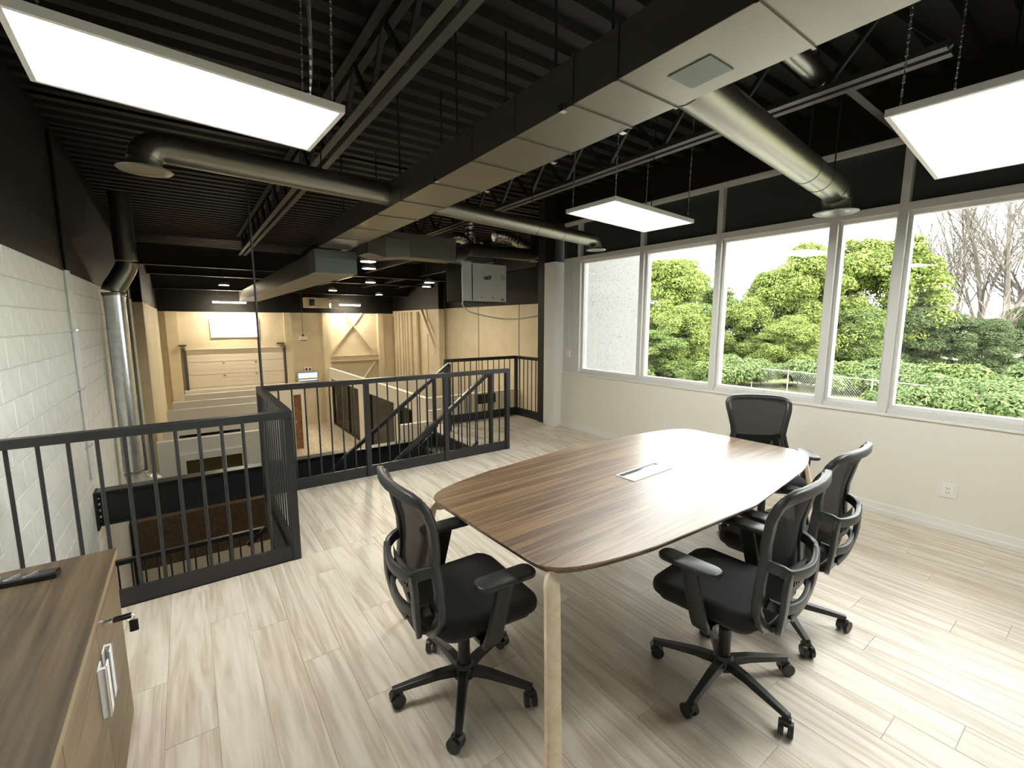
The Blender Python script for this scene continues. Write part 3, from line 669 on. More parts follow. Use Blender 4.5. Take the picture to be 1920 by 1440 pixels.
# air unit, foil ducts
hv = thing('air_unit', 'white hanging air exchanger box with a dark side', 'air unit', (0, 7.0, 2.06))
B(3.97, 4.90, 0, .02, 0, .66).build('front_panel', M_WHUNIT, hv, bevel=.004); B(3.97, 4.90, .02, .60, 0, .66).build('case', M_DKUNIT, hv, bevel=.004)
B(4.16, 4.175, -.004, .0, .01, .65).build('panel_joint', M_BLKGLOSS, hv)
for x in (4.36, 4.60): MB().cyl((x, -.006, .07), (x, 0, .07), .012, n=8).build('screw', M_TEXT, hv)
t = MB(); t.box(4.41, 4.44, -.003, 0, .40, .43); t.box(4.45, 4.48, -.003, 0, .385, .44); t.box(4.49, 4.51, -.003, 0, .39, .46); t.box(4.53, 4.56, -.003, 0, .40, .46); t.box(4.42, 4.55, -.003, 0, .385, .392); t.build('maker_mark', M_TEXT, hv)
t = MB()
for k in range(3): t.box(4.78, 4.86, -.003, 0, .40 + k * .03, .408 + k * .03)
t.build('print', M_TEXT, hv); B(4.79, 4.84, -.003, 0, .02, .06).build('sticker', M_TEAL, hv)
for x in (4.0, 4.85): MB().cyl((x, .3, .66), (x, .3, ZD - 2.06), .008, n=6).build('hanger', M_STEELBLK, hv)
tag(MB().tube(smooth_path([(4.00, 7.05, 2.06), (4.02, 7.05, 1.96), (4.22, 7.0, 1.84), (4.75, 6.7, 1.74), (5.2, 6.4, 1.80), (5.5, 6.2, 1.84)], 8), .011, 8).build('power_cord', M_WHITE, smooth=60), 'pale cord hanging from the air unit to the black column', 'cord')
def flex(name, label, pts, r, m, rid=.012, n=60):
    P = smooth_path(pts, 12); prof = [(r * math.cos(2 * PI * i / 18), r * math.sin(2 * PI * i / 18)) for i in range(18)]
    sc = [1 + .10 * math.sin(i * 2.1) for i in range(len(P))]
    return tag(MB().sweep(P, prof, scales=sc).build(name, m, smooth=60), label, 'duct')
flex('foil_flex_duct', 'crinkled silver flex duct rising beside the black cross duct', [(3.50, 6.72, 2.86), (3.62, 6.72, 3.02), (3.80, 6.72, 3.06), (3.95, 6.72, 2.98)], .08, M_FOIL)
flex('foil_flex_duct', 'upright crinkled silver flex duct over the air unit', [(4.00, 6.74, 2.86), (3.99, 6.74, 3.0), (3.98, 6.74, 3.15), (3.98, 6.74, 3.45)], .08, M_FOIL)
flex('foil_flex_duct', 'crinkled silver flex duct arching over the air unit', [(4.50, 6.78, 3.14), (4.62, 6.78, 3.18), (4.85, 6.78, 3.16), (5.15, 6.78, 3.08), (5.34, 6.76, 2.96), (5.36, 6.76, 2.80)], .09, M_FOIL)
flex('foil_flex_duct', 'low silver flex duct lying behind the black insulated duct', [(4.25, 6.80, 2.98), (4.5, 6.80, 3.02), (4.85, 6.80, 3.0)], .07, M_FOIL)
t = thing('insulated_duct', 'fat black insulated duct lying along the top of the air unit', 'duct', (0, 6.5, 2.85)); MB().tube(smooth_path([(3.28, -.42, -.16), (3.50, -.3, -.12), (3.70, -.08, -.04), (3.90, 0, .0), (4.5, 0, .01), (5.0, 0, .02), (5.18, .02, .06), (5.24, .06, .2), (5.24, .1, .4)], 8), .105, 24).build('sleeve', M_DUCTDK, t, smooth=60); MB().cyl((3.60, -.15, -.245), (3.60, -.15, -.22), .17, n=24).build('collar', M_FOIL, t)
for x in (4.0, 4.8): MB().cyl((x, 0, .1), (x, 0, .74), .006, n=6).build('hanger', M_STEELBLK, t)

# ------------------------------------------------------------------ lamps
def led_panel(label, cx, cy, z, yaw, lx=1.18, ly=.60, cable=False, tilt=0):
    p = thing('led_panel_light', label, 'ceiling light', (cx, cy, z), yaw, 'hanging LED panels'); p.rotation_euler.y = tilt
    a, b = lx / 2, ly / 2; t = MB()
    for bx in ((-a, a, -b, -b + .02), (-a, a, b - .02, b), (-a, -a + .02, -b + .02, b - .02), (a - .02, a, -b + .02, b - .02)): t.box(bx[0], bx[1], bx[2], bx[3], -.002, .03)
    t.build('frame', M_WHITE, p)
    B(-a + .02, a - .02, -b + .02, b - .02, .004, .012).build('diffuser', M_LENS, p); B(-a + .02, a - .02, -b + .02, b - .02, .02, .03).build('back_plate', M_ALU, p)
    for sx in (-1, 1):
        for sy in (-1, 1):
            c = MB(); n = int((ZD - z - .03) / .028)
            for i in range(n):
                h = .03 + i * .028
                if i % 2: c.box(sx * a * .92 - .005, sx * a * .92 + .005, sy * b * .85 - .0015, sy * b * .85 + .0015, h, h + .032)
                else: c.box(sx * a * .92 - .0015, sx * a * .92 + .0015, sy * b * .85 - .005, sy * b * .85 + .005, h, h + .032)
            c.build('chain', M_GALV, p)
    if cable:
        q = smooth_path([(a * .72, -.10, .03), (a * .80, -.12, .12), (a * .78, -.18, .40), (a * .70, -.22, .94)], 14)
        MB().sweep(q, [(.008 * math.cos(i), .008 * math.sin(i)) for i in (0, 1.05, 2.1, 3.14, 4.19, 5.24)], scales=[1 + .25 * (i % 2) for i in range(len(q))]).build('armoured_cable', M_GALV, p)
    else: MB().cyl((a * .5, 0, .03), (a * .5, 0, ZD - z), .004, n=6).build('cable', M_BLACK, p)
    return p
led_panel('long LED panel hanging at the upper left with a looped metal cable', .115, 2.415, 2.617, R(2.5), 1.04, .57, True, R(2))
led_panel('small-looking LED panel hanging in front of the windows beyond the table', 3.25, 2.73, 2.59, R(1.5), 1.07, .54, False, R(1.7))
led_panel('LED panel at the right edge, near the bare trees behind the glass', 3.17, .52, 2.565, R(2.5), 1.10, .58, False, R(3.2))
for k, (x, y, lab) in enumerate(((2.74, 8.19, 'nearest'), (3.10, 9.23, 'second nearest'), (4.19, 12.4, 'middle'), (4.2, 16.3, 'far middle'), (6.3, 17.7, 'far right'), (6.07, 12.9, 'right-hand'), (5.5, 11.5, 'centre right'), (1.03, 15.8, 'far left'))):
    p = thing('hall_lamp', lab + ' round white lamp under the black hall roof', 'ceiling light', (x, y, 2.75), 0, 'round hall lamps')
    MB().lathe([(0, .12), (.05, .12), (.13, .05), (.14, 0), (.128, 0)], (0, 0, 0), 20).build('shade', M_WHITE, p, smooth=50); MB().lathe([(0, .005), (.128, .005)], (0, 0, 0), 20).build('lens', M_SHOP, p); MB().cyl((0, 0, .12), (0, 0, .85), .01, n=6).build('stem', M_STEELBLK, p)
for k, (x0, x1, y, lab) in enumerate(((.9, 2.0, 20.2, 'white tube light in front of the high window'), (4.3, 6.4, 20.4, 'long tube light before the braced frame'))):
    p = thing('tube_light', lab, 'ceiling light', (x0, y, 2.40), 0, 'hall tube lights'); B(0, x1 - x0, -.06, .06, .04, .10).build('housing', M_WHITE, p); B(.02, x1 - x0 - .02, -.04, .04, .0, .04).build('tube', M_SHOP, p)
    for xx in (.2, x1 - x0 - .2): MB().cyl((xx, 0, .1), (xx, 0, 1.2), .006, n=6).build('hanger', M_STEELBLK, p)
uh = thing('unit_heater', 'cream unit heater under the hall roof at the far wall', 'heater', (4.1, 20.4, 2.28)); B(0, .95, -.2, .3, 0, .42).build('case', M_CREAM, uh, bevel=.01); B(.15, .35, -.22, -.2, .08, .34).build('fan_opening', M_BLKGLOSS, uh); B(1.0, 1.35, -.2, .2, .0, .35).build('motor_box', M_EXITW, uh)

# ------------------------------------------------------------------ table
tb = thing('conference_table', 'boat-shaped walnut conference table with pale wood legs', 'table', (2.315, 1.765, 0), R(2.6))
LH = 1.29
def table_outline():
    P = []; n = 12
    for i in range(120):
        a = 2 * PI * i / 120; c, s = math.cos(a), math.sin(a)
        x = math.copysign(abs(c) ** (2 / n), c); y = math.copysign(abs(s) ** (2 / n), s)
        P.append((LH * x, y * (.515 + .170 * (1 - x * x))))
    return P
OUT = table_outline()
def to_y(mb): mb.v = [(y, -x, z) for x, y, z in mb.v]; return mb
def yrot(o): o.rotation_euler = (0, 0, R(90)); return o
rings = [[(x, y, .715) for x, y in inset(OUT, .022)], [(x, y, .738) for x, y in inset(OUT, .002)], [(x, y, .742) for x, y in OUT], [(x, y, .747) for x, y in OUT], [(x, y, .750) for x, y in inset(OUT, .003)]]
top = yrot(to_y(MB().loft(rings)).build('table_top', M_WALNUT, tb, smooth=40))      # grain along the table
legp = rprof(.062, .030, .006)
for sx in (-1, 1):
    for sy in (-1, 1):
        P = smooth_path([(sx * .55, sy * .12, .698), (sx * .90, sy * .30, .698), (sx * 1.20, sy * .44, .698), (sx * 1.258, sy * .472, .690), (sx * 1.272, sy * .488, .64), (sx * 1.284, sy * .503, .56), (sx * 1.37, sy * .61, .0)], 7)
        MB().sweep(P, legp, up=(sx * .3, sy * .95, .2)).build('leg', M_MAPLE, tb, smooth=40)
MB().box(-.85, .85, -.03, .03, .66, .712).build('stretcher', M_MAPLE, tb, bevel=.004)
bx = MB(); bx.box(-.20, .20, -.07, -.062, .7495, .755); bx.box(-.20, .20, .062, .07, .7495, .755); bx.box(-.20, -.192, -.062, .062, .7495, .755); bx.box(.192, .20, -.062, .062, .7495, .755); bx.box(-.192, .192, -.062, .028, .7495, .753)
cbx = bx.build('cable_box', M_HANDLE, tb); cbx.location = (-.02, -.01, 0)
o = B(-.192, .192, .030, .062, .7495, .7505).build('slot', M_BLKGLOSS, cbx)

# ------------------------------------------------------------------ chairs
def back_y(x, z):
    P = [(.40, -.195), (.50, -.232), (.62, -.248), (.72, -.240), (.82, -.245), (.94, -.275), (1.05, -.325)]
    for (a, b), (c, d) in zip(P, P[1:]):
        if z <= c: t = max(0, (z - a) / (c - a)); t = t * t * (3 - 2 * t) if False else t; break
    else: b, d, t = P[-2][1], P[-1][1], 1
    return b + (d - b) * t + .75 * x * x
def half_w(z):
    P = [(.412, .075), (.430, .115), (.48, .170), (.54, .212), (.60, .224), (.66, .216), (.70, .204), (.76, .190), (.82, .198), (.90, .216), (.97, .232), (1.01, .236), (1.035, .222), (1.048, .19), (1.052, .14)]
    for (a, b), (c, d) in zip(P, P[1:]):
        if z <= c: return b + (d - b) * max(0, (z - a) / (c - a))
    return P[-1][1]
def make_chair():
    ch = empty('office_chair')
    # five-star base
    hb = MB(); hb.lathe([(.0, .135), (.036, .135), (.045, .12), (.05, .07), (.03, .06), (0, .06)], (0, 0, 0), 20); hb.build('hub', M_PLASTIC, ch, smooth=40)
    for k in range(5):
        a = 2 * PI * k / 5; u = Vector((math.cos(a), math.sin(a), 0))
        P = [u * .03 + Vector((0, 0, .102)), u * .12 + Vector((0, 0, .104)), u * .22 + Vector((0, 0, .094)), u * .325 + Vector((0, 0, .082))]
        lg_ = MB().sweep(P, [(-.024, -.016), (.024, -.016), (.018, .014), (-.018, .014)], scales=[1.15, 1.0, .85, .70]).build('base_arm', M_PLASTIC, ch, bevel=.003)
        cs = empty('caster', u * .315, a + .9 * k); cs.parent = ch
        MB().cyl((0, 0, .055), (0, 0, .085), .008, n=8).build('stem', M_CHROME, cs)
        MB().tube([(-.018, 0, .052), (.018, 0, .052)], .022, 12, up=(0, 1, 0)).build('hood', M_PLASTIC, cs, smooth=40)
        for s in (-1, 1):
            t = MB(); t.cyl((s * .007, .012, .031), (s * .028, .012, .031), .031, n=20); t.build('wheel', M_PLASTIC, cs, smooth=40, bevel=.003)
    lf_ = MB(); lf_.cyl((0, 0, .12), (0, 0, .27), .028, n=20); lf_.cyl((0, 0, .27), (0, 0, .40), .018, n=16); lf_.build('gas_lift', M_PLASTIC, ch, smooth=40)
    mc = B(-.09, .09, -.13, .11, .375, .425).build('mechanism', M_PLASTIC, ch, bevel=.01)
    t = MB().tube(smooth_path([(.08, .05, .40), (.16, .05, .40), (.20, .05, .385)], 4), .006, 8); t.build('lever_rod', M_PLASTIC, ch, smooth=50)
    t = MB().loft(pad_rings(rrect(.075, .028, .013, 4, .235, .05), -.006, .006, .005, 2)); lv = t.build('lever_paddle', M_BLKGLOSS, ch, smooth=50); lv.location = (0, 0, .38); 
    # seat
    so = rrect(.50, .48, .085, 6); so = [(x * (1 - .10 * max(0, -y / .24)), y + .035) for x, y in so]
    MB().loft(pad_rings(so, .420, .505, .036, 5, zf=lambda x, y: -.018 * max(0, (y - .12) / .16) ** 2 + .010 * (abs(x) / .25) ** 2)).build('seat', M_FABRIC, ch, smooth=60)
    MB().loft(pad_rings(inset(so, .03), .405, .425, .008, 2)).build('seat_shell', M_PLASTIC, ch, smooth=50)
    # back frame
    zs = [.412, .42, .43, .455, .48, .51, .54, .57, .60, .63, .66, .70, .73, .76, .79, .82, .86, .90, .94, .97, .99, 1.01, 1.025, 1.035, 1.043, 1.048, 1.052]
    rt = [(half_w(z), back_y(half_w(z), z), z) for z in zs]
    tp = [(x, back_y(x, 1.055), 1.055) for x in (.08, 0, -.08)]
    lfp = [(-x, y, z) for x, y, z in rt[::-1]]; bt = [(x, back_y(x, .409), .409) for x in (-.03, .03)]
    loop = rt + tp + lfp + bt
    MB().sweep(loop, rprof(.044, .026, .005), up=(0, 1, 0), closed=True).build('back_frame', M_GREYPL, ch, smooth=32)
    piping = MB(); piping.sweep([(x * 1.02, y + .018, z) for x, y, z in loop], [(.007 * math.cos(i), .007 * math.sin(i)) for i in (0, 1.26, 2.5, 3.77, 5.03)], up=(0, 1, 0), closed=True); piping.build('piping', M_PLASTIC, ch, smooth=60)
    g = MB(); zz = [.42 + (1.05 - .42) * i / 24 for i in range(25)]; V = []; nx = 12
    for z in zz:
        h = half_w(z)
        for k in range(nx + 1): x = -h + 2 * h * k / nx; V.append((x, back_y(x, z) + .006, z))
    g.add(V, [(i * (nx + 1) + k, i * (nx + 1) + k + 1, (i + 1) * (nx + 1) + k + 1, (i + 1) * (nx + 1) + k) for i in range(24) for k in range(nx)])
    g.build('mesh_back', M_MESH, ch, smooth=60)
    # rear yoke: upper bar, uprights, lower bar, foot
    yk = rprof(.034, .022, .006)
    ub = smooth_path([(-.196, back_y(.196, .735) - .006, .745), (-.175, -.262, .735), (-.14, -.292, .715), (0, -.318, .705), (.14, -.292, .715), (.175, -.262, .735), (.196, back_y(.196, .735) - .006, .745)], 6)
    MB().sweep(ub, rprof(.022, .046, .005)).build('lumbar_bar', M_GREYPL, ch, smooth=32)
    for s in (-1, 1):
        P = smooth_path([(s * .150, -.290, .722), (s * .168, -.288, .67), (s * .170, -.284, .57), (s * .135, -.266, .475), (s * .06, -.240, .415)], 6)
        MB().sweep(P, rprof(.048, .022, .005), up=(0, -1, 0)).build('yoke_arm', M_GREYPL, ch, smooth=32)
    lb = smooth_path([(-.185, back_y(.185, .57) - .012, .585), (-.13, -.278, .56), (0, -.296, .545), (.13, -.278, .56), (.185, back_y(.185, .57) - .012, .585)], 6)
    MB().sweep(lb, rprof(.020, .042, .005)).build('lower_bar', M_GREYPL, ch, smooth=32)
    MB().sweep(smooth_path([(0, -.240, .425), (0, -.21, .405), (0, -.14, .395), (0, -.06, .398)], 5), rprof(.13, .030, .006), up=(0, 0, 1)).build('back_foot', M_GREYPL, ch, smooth=50)
    # slotted lumbar pad
    lpd = MB(); V = []; nz_, nx = 6, 16
    for i in range(nz_ + 1):
        z = .605 + .125 * i / nz_; h = .11 * math.sqrt(max(.02, 1 - ((.73 - z) / .135) ** 2)) + .02
        for k in range(nx + 1): x = -h + 2 * h * k / nx; V.append((x, -.283 + .7 * x * x, z))
    lpd.add(V, [(i * (nx + 1) + k, i * (nx + 1) + k + 1, (i + 1) * (nx + 1) + k + 1, (i + 1) * (nx + 1) + k) for i in range(nz_) for k in range(nx)])
    lp_ = lpd.build('lumbar_pad', M_GREYPL, ch, smooth=60)
    for k in range(9):
        x = -.088 + k * .022; B(x - .004, x + .004, -.288 + .7 * x * x, -.282 + .7 * x * x, .635, .685).build('slot', M_BLKGLOSS, lp_)
    # arms
    for s in (-1, 1):
        ar = empty('armrest'); ar.parent = ch
        MB().loft(pad_rings(rrect(.095, .27, .04, 5, s * .285, .05), .660, .686, .009, 3)).build('arm_pad', M_PLASTIC, ar, smooth=50)
        P = smooth_path([(s * .283, .045, .66), (s * .288, .04, .62), (s * .288, .01, .50), (s * .280, -.01, .42), (s * .24, -.01, .395), (s * .08, -.01, .395)], 6)
        MB().sweep(P, rprof(.070, .024, .006), up=(s, 0, .15)).build('arm_post', M_PLASTIC, ar, smooth=50)
    return ch
proto = make_chair()
CH = [('black mesh office chair at the near-left end of the table, facing the window', .93, 1.675, R(-90 - 3), R(20 + 93)),
      ('black mesh office chair nearest the camera on the right, back turned to us', 1.955, 1.00, R(5), R(43 - 5)),
      ('black mesh office chair second along the right side, partly hidden behind another', 2.665, 1.07, R(2), R(10)),
      ('black mesh office chair at the far end of the table by the window wall', 3.70, 1.67, R(132), R(20))]
chairs = [proto] + [copy_tree(proto) for _ in CH[1:]]
for i, (lab, x, y, rz, br_) in enumerate(CH):
    o = chairs[i]
    tag(o, lab, 'chair', 'office chairs round the table'); o.location = (x, y, 0); o.rotation_euler = (0, 0, rz)
    for ch in o.children:
        if ch.name.startswith(('base_arm',)): ch.rotation_euler = (0, 0, br_)
        if ch.name.startswith('caster'):
            ch.location = Matrix.Rotation(br_, 3, 'Z') @ ch.location; ch.rotation_euler.z += br_ + i

# ------------------------------------------------------------------ cabinet and what is on it
cbn = thing('credenza_cabinet', 'low walnut credenza cabinet against the block wall in the left foreground', 'cabinet', (XL + .02, 2.40, 0))
W = -.31 - (XL + .02); cl = 1.80
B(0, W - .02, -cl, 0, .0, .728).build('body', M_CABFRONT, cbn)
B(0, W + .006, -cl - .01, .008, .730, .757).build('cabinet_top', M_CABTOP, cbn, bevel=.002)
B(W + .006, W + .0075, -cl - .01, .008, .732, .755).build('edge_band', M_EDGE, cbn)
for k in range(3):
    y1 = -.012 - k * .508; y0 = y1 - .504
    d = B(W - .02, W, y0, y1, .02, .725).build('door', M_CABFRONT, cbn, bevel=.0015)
    hy = y0 + .045 if k == 0 else y1 - .045
    t = MB(); t.box(W, W + .004, hy - .028, hy + .028, .43, .60); t.box(W + .004, W + .022, hy - .006 + (.018 if k == 0 else -.018), hy + .006 + (.018 if k == 0 else -.018), .43, .60); t.box(W + .018, W + .022, hy - .028, hy + .028, .43, .60)
    t.build('handle', M_HANDLE, d, bevel=.001)
MB().cyl((W, -.42, .665), (W + .012, -.42, .665), .012, n=14).build('lock', M_CHROME, cbn, smooth=40)
ks = thing('key_set', 'black keys hanging in the credenza lock', 'keys', (-.31 + .012, 1.98, .665))
B(0, .016, -.008, .008, -.004, .004).build('key_blade', M_CHROME, ks); B(.016, .066, -.012, .012, -.006, .006).build('key_head', M_BLKGLOSS, ks, bevel=.003)
MB().tube([(.062 + .011 * math.cos(a), 0, -.008 + .011 * math.sin(a)) for a in [2 * PI * i / 12 for i in range(12)]], .0015, 6, up=(0, 1, 0), closed=True).build('ring', M_CHROME, ks); B(.056, .082, -.004, .004, -.062, -.018).build('key_fob', M_BLKGLOSS, ks, bevel=.003)
rm = thing('remote_control', 'slim shiny black wrapped remote lying on the credenza', 'remote', (-.62, 2.285, .757), R(-8)); B(-.17, .17, -.026, .026, 0, .022).build('body', M_BLKGLOSS, rm, bevel=.005)
t = MB()
for k in range(5): t.bar((-.12 + k * .05, -.02, .0235), (-.09 + k * .05, .018, .0235), .004, .004)
t.build('crinkled_wrap', M_CHROME, rm)

# ------------------------------------------------------------------ outlets, switch
def outlet(label, y, z):
    o = thing('wall_outlet', label, 'outlet', (XW, y, z), 0, 'wall outlets'); B(-.006, 0, -.058, .058, -.06, .06).build('plate', M_WHITE, o, bevel=.003); B(-.009, -.006, -.034, .034, -.038, .038).build('insert', M_EXITW, o)
    for zz in (.018, -.018):
        for yy in (-.010, .010): B(-.0095, -.009, yy - .002, yy + .002, zz - .002, zz + .008).build('slot', M_TEXT, o)
        B(-.0095, -.009, -.003, .003, zz - .011, zz - .005).build('slot', M_TEXT, o)
outlet('white double outlet low on the wall at the right', .79, .345); outlet('white outlet on the wall behind the far end of the table', 3.42, .384)
sw = thing('wall_switch', 'small white switch box beside the first window with a conduit above', 'switch', (XW - .001, 5.27, 1.20)); B(-.03, 0, -.035, .035, -.055, .055).build('box', M_EXITW, sw, bevel=.004); MB().cyl((-.012, 0, .055), (-.012, 0, 1.4), .009, n=8).build('conduit', M_ALU, sw, smooth=40); B(-.036, -.03, -.012, .012, -.02, .02).build('rocker', M_WHITE, sw)

# ------------------------------------------------------------------ outdoors
gnd = struct(B(5.1, 130, -70, 90, -2.9, -2.65).build('ground', M_GRASS), 'grass outside'); tag(gnd)
struct(B(5.1, 22.0, -30, 60, -2.66, -2.63).build('pavement', M_ASPH), 'pale paved yard outside')

def leaf_cloud(name, seed, n, blobs, size, m, flat=.0):
    rg = np.random.default_rng(seed); bl = np.array(blobs)      # x y z r
    wgt = bl[:, 3] ** 2; k = rg.choice(len(bl), n, p=wgt / wgt.sum())
    d = rg.normal(size=(n, 3)); d /= np.linalg.norm(d, axis=1)[:, None]
    d[:, 2] = np.where(d[:, 2] < -.5, -d[:, 2], d[:, 2])
    rr = bl[k, 3] * (.72 + .38 * rg.random(n)); c = bl[k, :3] + d * rr[:, None] * np.array([1, 1, .8])
    nr = d + rg.normal(size=(n, 3)) * .45 + np.array([0, 0, .35]); nr /= np.linalg.norm(nr, axis=1)[:, None]
    a = np.cross(nr, rg.normal(size=(n, 3))); a /= np.linalg.norm(a, axis=1)[:, None]; b = np.cross(nr, a)
    s = size * (.6 + .8 * rg.random(n))[:, None]
    V = np.stack([c - a * s, c - b * s * .45 - nr * s * .1, c + a * s, c + b * s * .45 - nr * s * .1], 1).reshape(-1, 3)
    me = bpy.data.meshes.new(name); me.vertices.add(4 * n); me.vertices.foreach_set('co', V.astype(np.float32).ravel())
    me.loops.add(4 * n); me.loops.foreach_set('vertex_index', np.arange(4 * n, dtype=np.int32)); me.polygons.add(n)
    me.polygons.foreach_set('loop_start', np.arange(0, 4 * n, 4, dtype=np.int32))
    me.update(calc_edges=True); me.validate(); me.materials.append(m); return me
def crown_blobs(seed, h, rx, nb, z0=.25):
    rg = random.Random(seed); Bl = []
    for i in range(nb):
        t = rg.random() ** .8; z = h * (z0 + (1 - z0 - .08) * t); prof = math.sin(PI * (.12 + .80 * (t ** .85))) ** .7
        a = rg.random() * 2 * PI; r = rx * prof * math.sqrt(rg.random()) * .85
        Bl.append((r * math.cos(a), r * math.sin(a), z, h * .030 + rx * .14 * (.4 + rg.random())))
    return Bl
def trunk_mb(h, r0, seed, nbr=7):
    rg = random.Random(seed); t = MB(); t.cyl((0, 0, -.2), (0, 0, h * .8), r0, r0 * .3, 7)
    for k in range(nbr):
        z = h * (.2 + .5 * rg.random()); a = rg.random() * 6.28; l = h * .28; t.cyl((0, 0, z), (l * .7 * math.cos(a), l * .7 * math.sin(a), z + l * .7), r0 * .4, r0 * .1, 5)
    return t
CRN = {}
for kk, mm in (('y', M_LEAF_Y), ('g', M_LEAF_G), ('d', M_LEAF_D)):
    for v in range(2):
        sd = 11 * v + ord(kk); CRN[kk + str(v)] = leaf_cloud('crown', sd, 42000, crown_blobs(sd, 10, 3.9, 120, .04), .115, mm)
TRUNK = [None]
def tree(label, kind, x, y, ztop, rz, wide=1.0):
    o = thing('leafy_tree', label, 'tree', (x, y, -2.95), rz, 'trees beyond the fence'); s = (ztop + 2.95) / 10.6
    c = link('crown', CRN[kind], o); c.scale = (wide * max(s, .72), wide * max(s, .72), s)
    if TRUNK[0] is None: t = trunk_mb(9.5, .16, 3).build('trunk', M_BARK, o); TRUNK[0] = t.data
    else: t = link('trunk', TRUNK[0], o)
    t.scale = (s, s, s)
TREES = [('yellow-green tree between the stucco wall and the second mullion', 'y1', 33.0, 22.2, 3.6), ('tall pale tree behind the second pane trees', 'y1', 41.5, 28.5, 9.0), ('tall yellow-green tree at the left of the second pane', 'y0', 35.9, 25.9, 8.3), ('mid-green tree low in the second pane', 'g0', 35.3, 22.6, 3.9), ('green tree seen behind the second mullion', 'g1', 40.8, 23.6, 5.6),
         ('yellow-green bushy tree at the left of the third pane', 'y1', 40.0, 20.5, 4.4), ('yellow-green tree rising in the middle of the third pane', 'y0', 43.2, 19.5, 7.2), ('tallest yellow-green tree at the right of the third pane', 'y1', 44.6, 17.2, 9.3),
         ('bright tree filling the narrow fourth pane', 'y0', 49.6, 16.1, 10.2), ('bright tree cut by the fourth mullion', 'y1', 51.2, 13.7, 10.0), ('dark green tree at the left of the fifth pane', 'd0', 50.1, 12.0, 4.6),
         ('dark green tree under the bare trunks', 'd1', 51.4, 9.9, 3.2), ('dark green tree below the thickest bare trunk', 'd0', 52.8, 7.6, 2.4), ('dark green tree at the right edge of the glass', 'd1', 57.1, 5.7, 3.8),
         ('round green tree at the foot of the second pane', 'g1', 30.2, 22.6, 1.4), ('light green tree in front of the third pane trees', 'y1', 38.8, 16.5, 2.6), ('light green tree in front of the narrow pane', 'g0', 44.4, 13.7, 3.4), ('far green tree closing the right end of the view', 'g1', 60.0, 2.5, 4.0)]
for i, (lab, k, x, y, zt) in enumerate(TREES): tree(lab, k, x, y, zt, i * 1.3)
def bare(label, x, y, h, seed, lean=0, m=M_BARK, r0=.22):
    rg = random.Random(seed); t = MB()
    def rec(p, d, l, r, dep):
        q = p + d * l; t.cyl(p, q, r, r * .72, 6 if dep < 2 else 3, caps=False)
        if dep >= 6: return
        rec(q, (d + Vector((rg.uniform(-.2, .2), rg.uniform(-.2, .2), .12))).normalized(), l * .80, r * .72, dep + 1)
        for k in range(3 if dep < 3 else 2):
            a = rg.random() * 6.28; nd = (d * .8 + Vector((math.cos(a), math.sin(a), .35)) * .55).normalized(); rec(p + d * l * rg.uniform(.35, .95), nd, l * rg.uniform(.55, .8), r * .5, dep + 1)
    rec(Vector((0, 0, 0)), Vector((lean, lean * .4, 1)).normalized(), h * .24, r0, 0)
    o = thing('bare_tree', label, 'tree', (x, y, -2.95), 0, 'bare trees'); t.build('trunk_and_branches', m, o)
bare('thin leafless tree at the left of the fifth pane', 57.0, 12.0, 21, 5, .05, r0=.20)
bare('leafless tree standing in the middle of the fifth pane', 58.0, 8.8, 25, 8, .0, r0=.28)
bare('thickest leafless trunk with upright branches', 57.9, 7.2, 25, 21, .03, r0=.32)
bare('leafless tree at the right edge of the glass', 63.0, 5.6, 27, 33, -.03, r0=.34)
bare('small leafless tree between two bare trunks', 60.3, 10.8, 20, 41, .06, r0=.2)
bare('pale dead tree with tangled fallen branches', 54.0, 10.6, 9.0, 52, .25, M_DEAD, .20); bare('pale dead tree leaning to the right', 54.5, 7.4, 8.5, 63, .4, M_DEAD, .18)
SH = [leaf_cloud('foliage', 70 + v, 11000, [(x, y, z, r) for x, y, z, r in [(math.cos(i * 2.4) * .95 * math.sqrt(i / 14), math.sin(i * 2.4) * .95 * math.sqrt(i / 14), .35 + .5 * ((i * 7 + v) % 5) / 5, .42) for i in range(15)]], .062, mm) for v, mm in ((0, M_LEAF_S), (1, M_LEAF_S), (2, M_LEAF_G))]
shr = [(27.6, 21.6, -1.5, 0), (29.6, 19.0, -1.5, 2), (29.9, 16.9, -.34, 2), (29.9, 15.9, .08, 0), (32.2, 15.2, -.5, 1), (34.0, 13.6, -.6, 0), (32.2, 11.6, .02, 1), (33.5, 10.5, -.1, 2), (33.9, 9.0, .1, 0), (32.5, 7.7, -.2, 1), (31.9, 6.6, -.6, 2),
       (24.9, 5.7, -.75, 0), (25.4, 4.7, -.35, 1), (25.9, 3.6, -.2, 0), (26.3, 2.4, -.3, 1), (26.6, 1.2, -.2, 0), (28.5, 4.5, -.2, 1), (29.3, 2.6, .0, 0), (33.0, 5.0, .2, 2), (34.0, 3.0, .3, 0)]
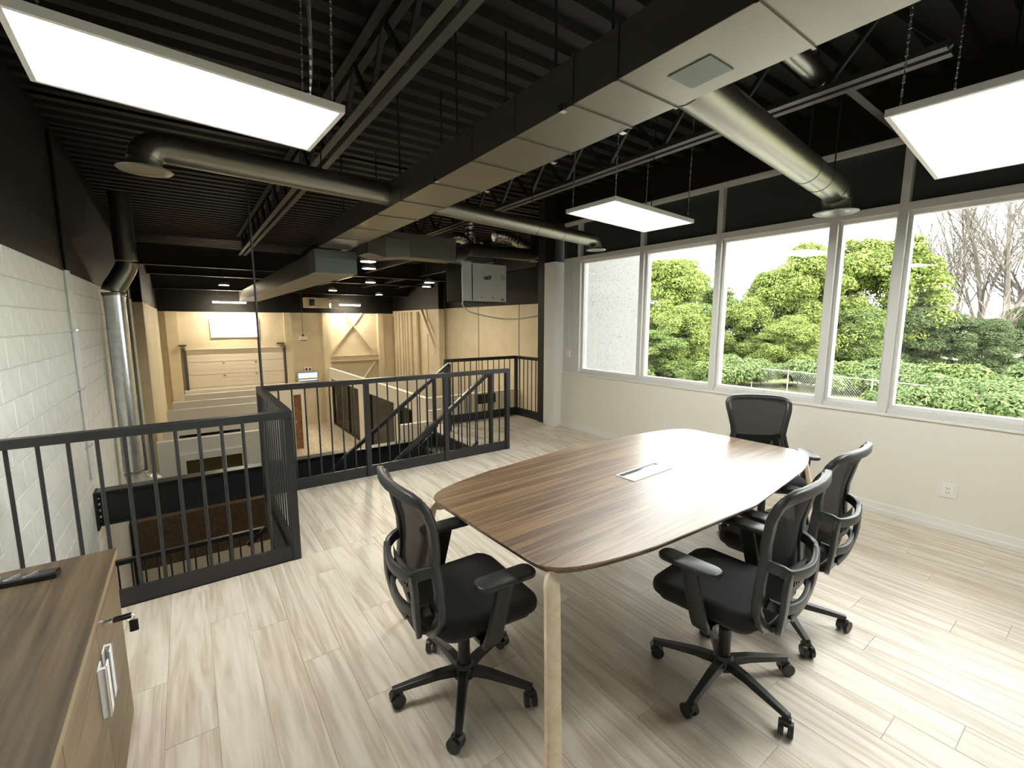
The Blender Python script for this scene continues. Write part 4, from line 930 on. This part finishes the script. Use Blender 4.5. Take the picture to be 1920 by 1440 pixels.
SLAB = ['low leafy shrub by the lawn in the second pane', 'second low shrub by the lawn', 'grey-green shrub left of the first fence post', 'taller shrub behind the first fence post', 'shrub between the fence posts in the third pane', 'shrub at the right of the third pane', 'shrub behind the third-pane mullion', 'shrub in the narrow pane', 'tall shrub in the narrow pane', 'shrub left in the fifth pane behind the fence', 'shrub behind the fence rail in the fifth pane',
        'leftmost sumac bush of the bright hedge outside', 'second sumac bush of the bright hedge', 'middle sumac bush of the bright hedge', 'fourth sumac bush of the bright hedge', 'rightmost sumac bush of the bright hedge', 'sumac bush behind the bright hedge at left', 'sumac bush behind the bright hedge at right', 'far shrub behind the hedge at left', 'far shrub behind the hedge at right']
for i, (x, y, zt, v) in enumerate(shr):
    o = thing('leafy_shrub', SLAB[i], 'shrub', (x, y, -2.66), i * 1.1, 'shrubs outside'); s = (zt + 2.66) / 1.42
    f = link('foliage', SH[v], o); f.scale = (max(s, .9) * .85, max(s, .9) * .85, s); t = MB().cyl((0, 0, 0), (0, 0, .6 * s), .04, .02, 5); t.build('stem', M_BARK, o)
fn = thing('chain_link_fence', 'galvanised chain link fence with thin posts outside', 'fence', (0, 0, -2.65))
FP = [(29.9, 18.0), (29.7, 14.6), (29.6, 12.4), (28.3, 7.85), (27.9, 5.4), (27.5, 3.0), (27.2, .6)]
wire = MB()
for (x0, y0), (x1, y1) in zip(FP, FP[1:]):
    MB().cyl((x0, y0, 1.40), (x1, y1, 1.40), .022, n=6).build('top_rail', M_FENCE, fn)
    n = int(math.hypot(x1 - x0, y1 - y0) / .14)
    for i in range(n):
        for s in (0, 1):
            a, b = (i / n, (i + 8) / n) if s else ((i + 8) / n, i / n)
            if max(a, b) > 1: continue
            p = (x0 + (x1 - x0) * a, y0 + (y1 - y0) * a, .1); q = (x0 + (x1 - x0) * b, y0 + (y1 - y0) * b, 1.4)
            wire.add([p, (p[0], p[1] + .006, p[2]), (q[0], q[1] + .006, q[2]), q], [(0, 1, 2, 3)])
tag(wire.build('wire_mesh', M_FENCE, fn), kind='stuff')
for x, y in FP: MB().cyl((x, y, 0), (x, y, 1.48), .03, n=8).build('post', M_FENCE, fn)
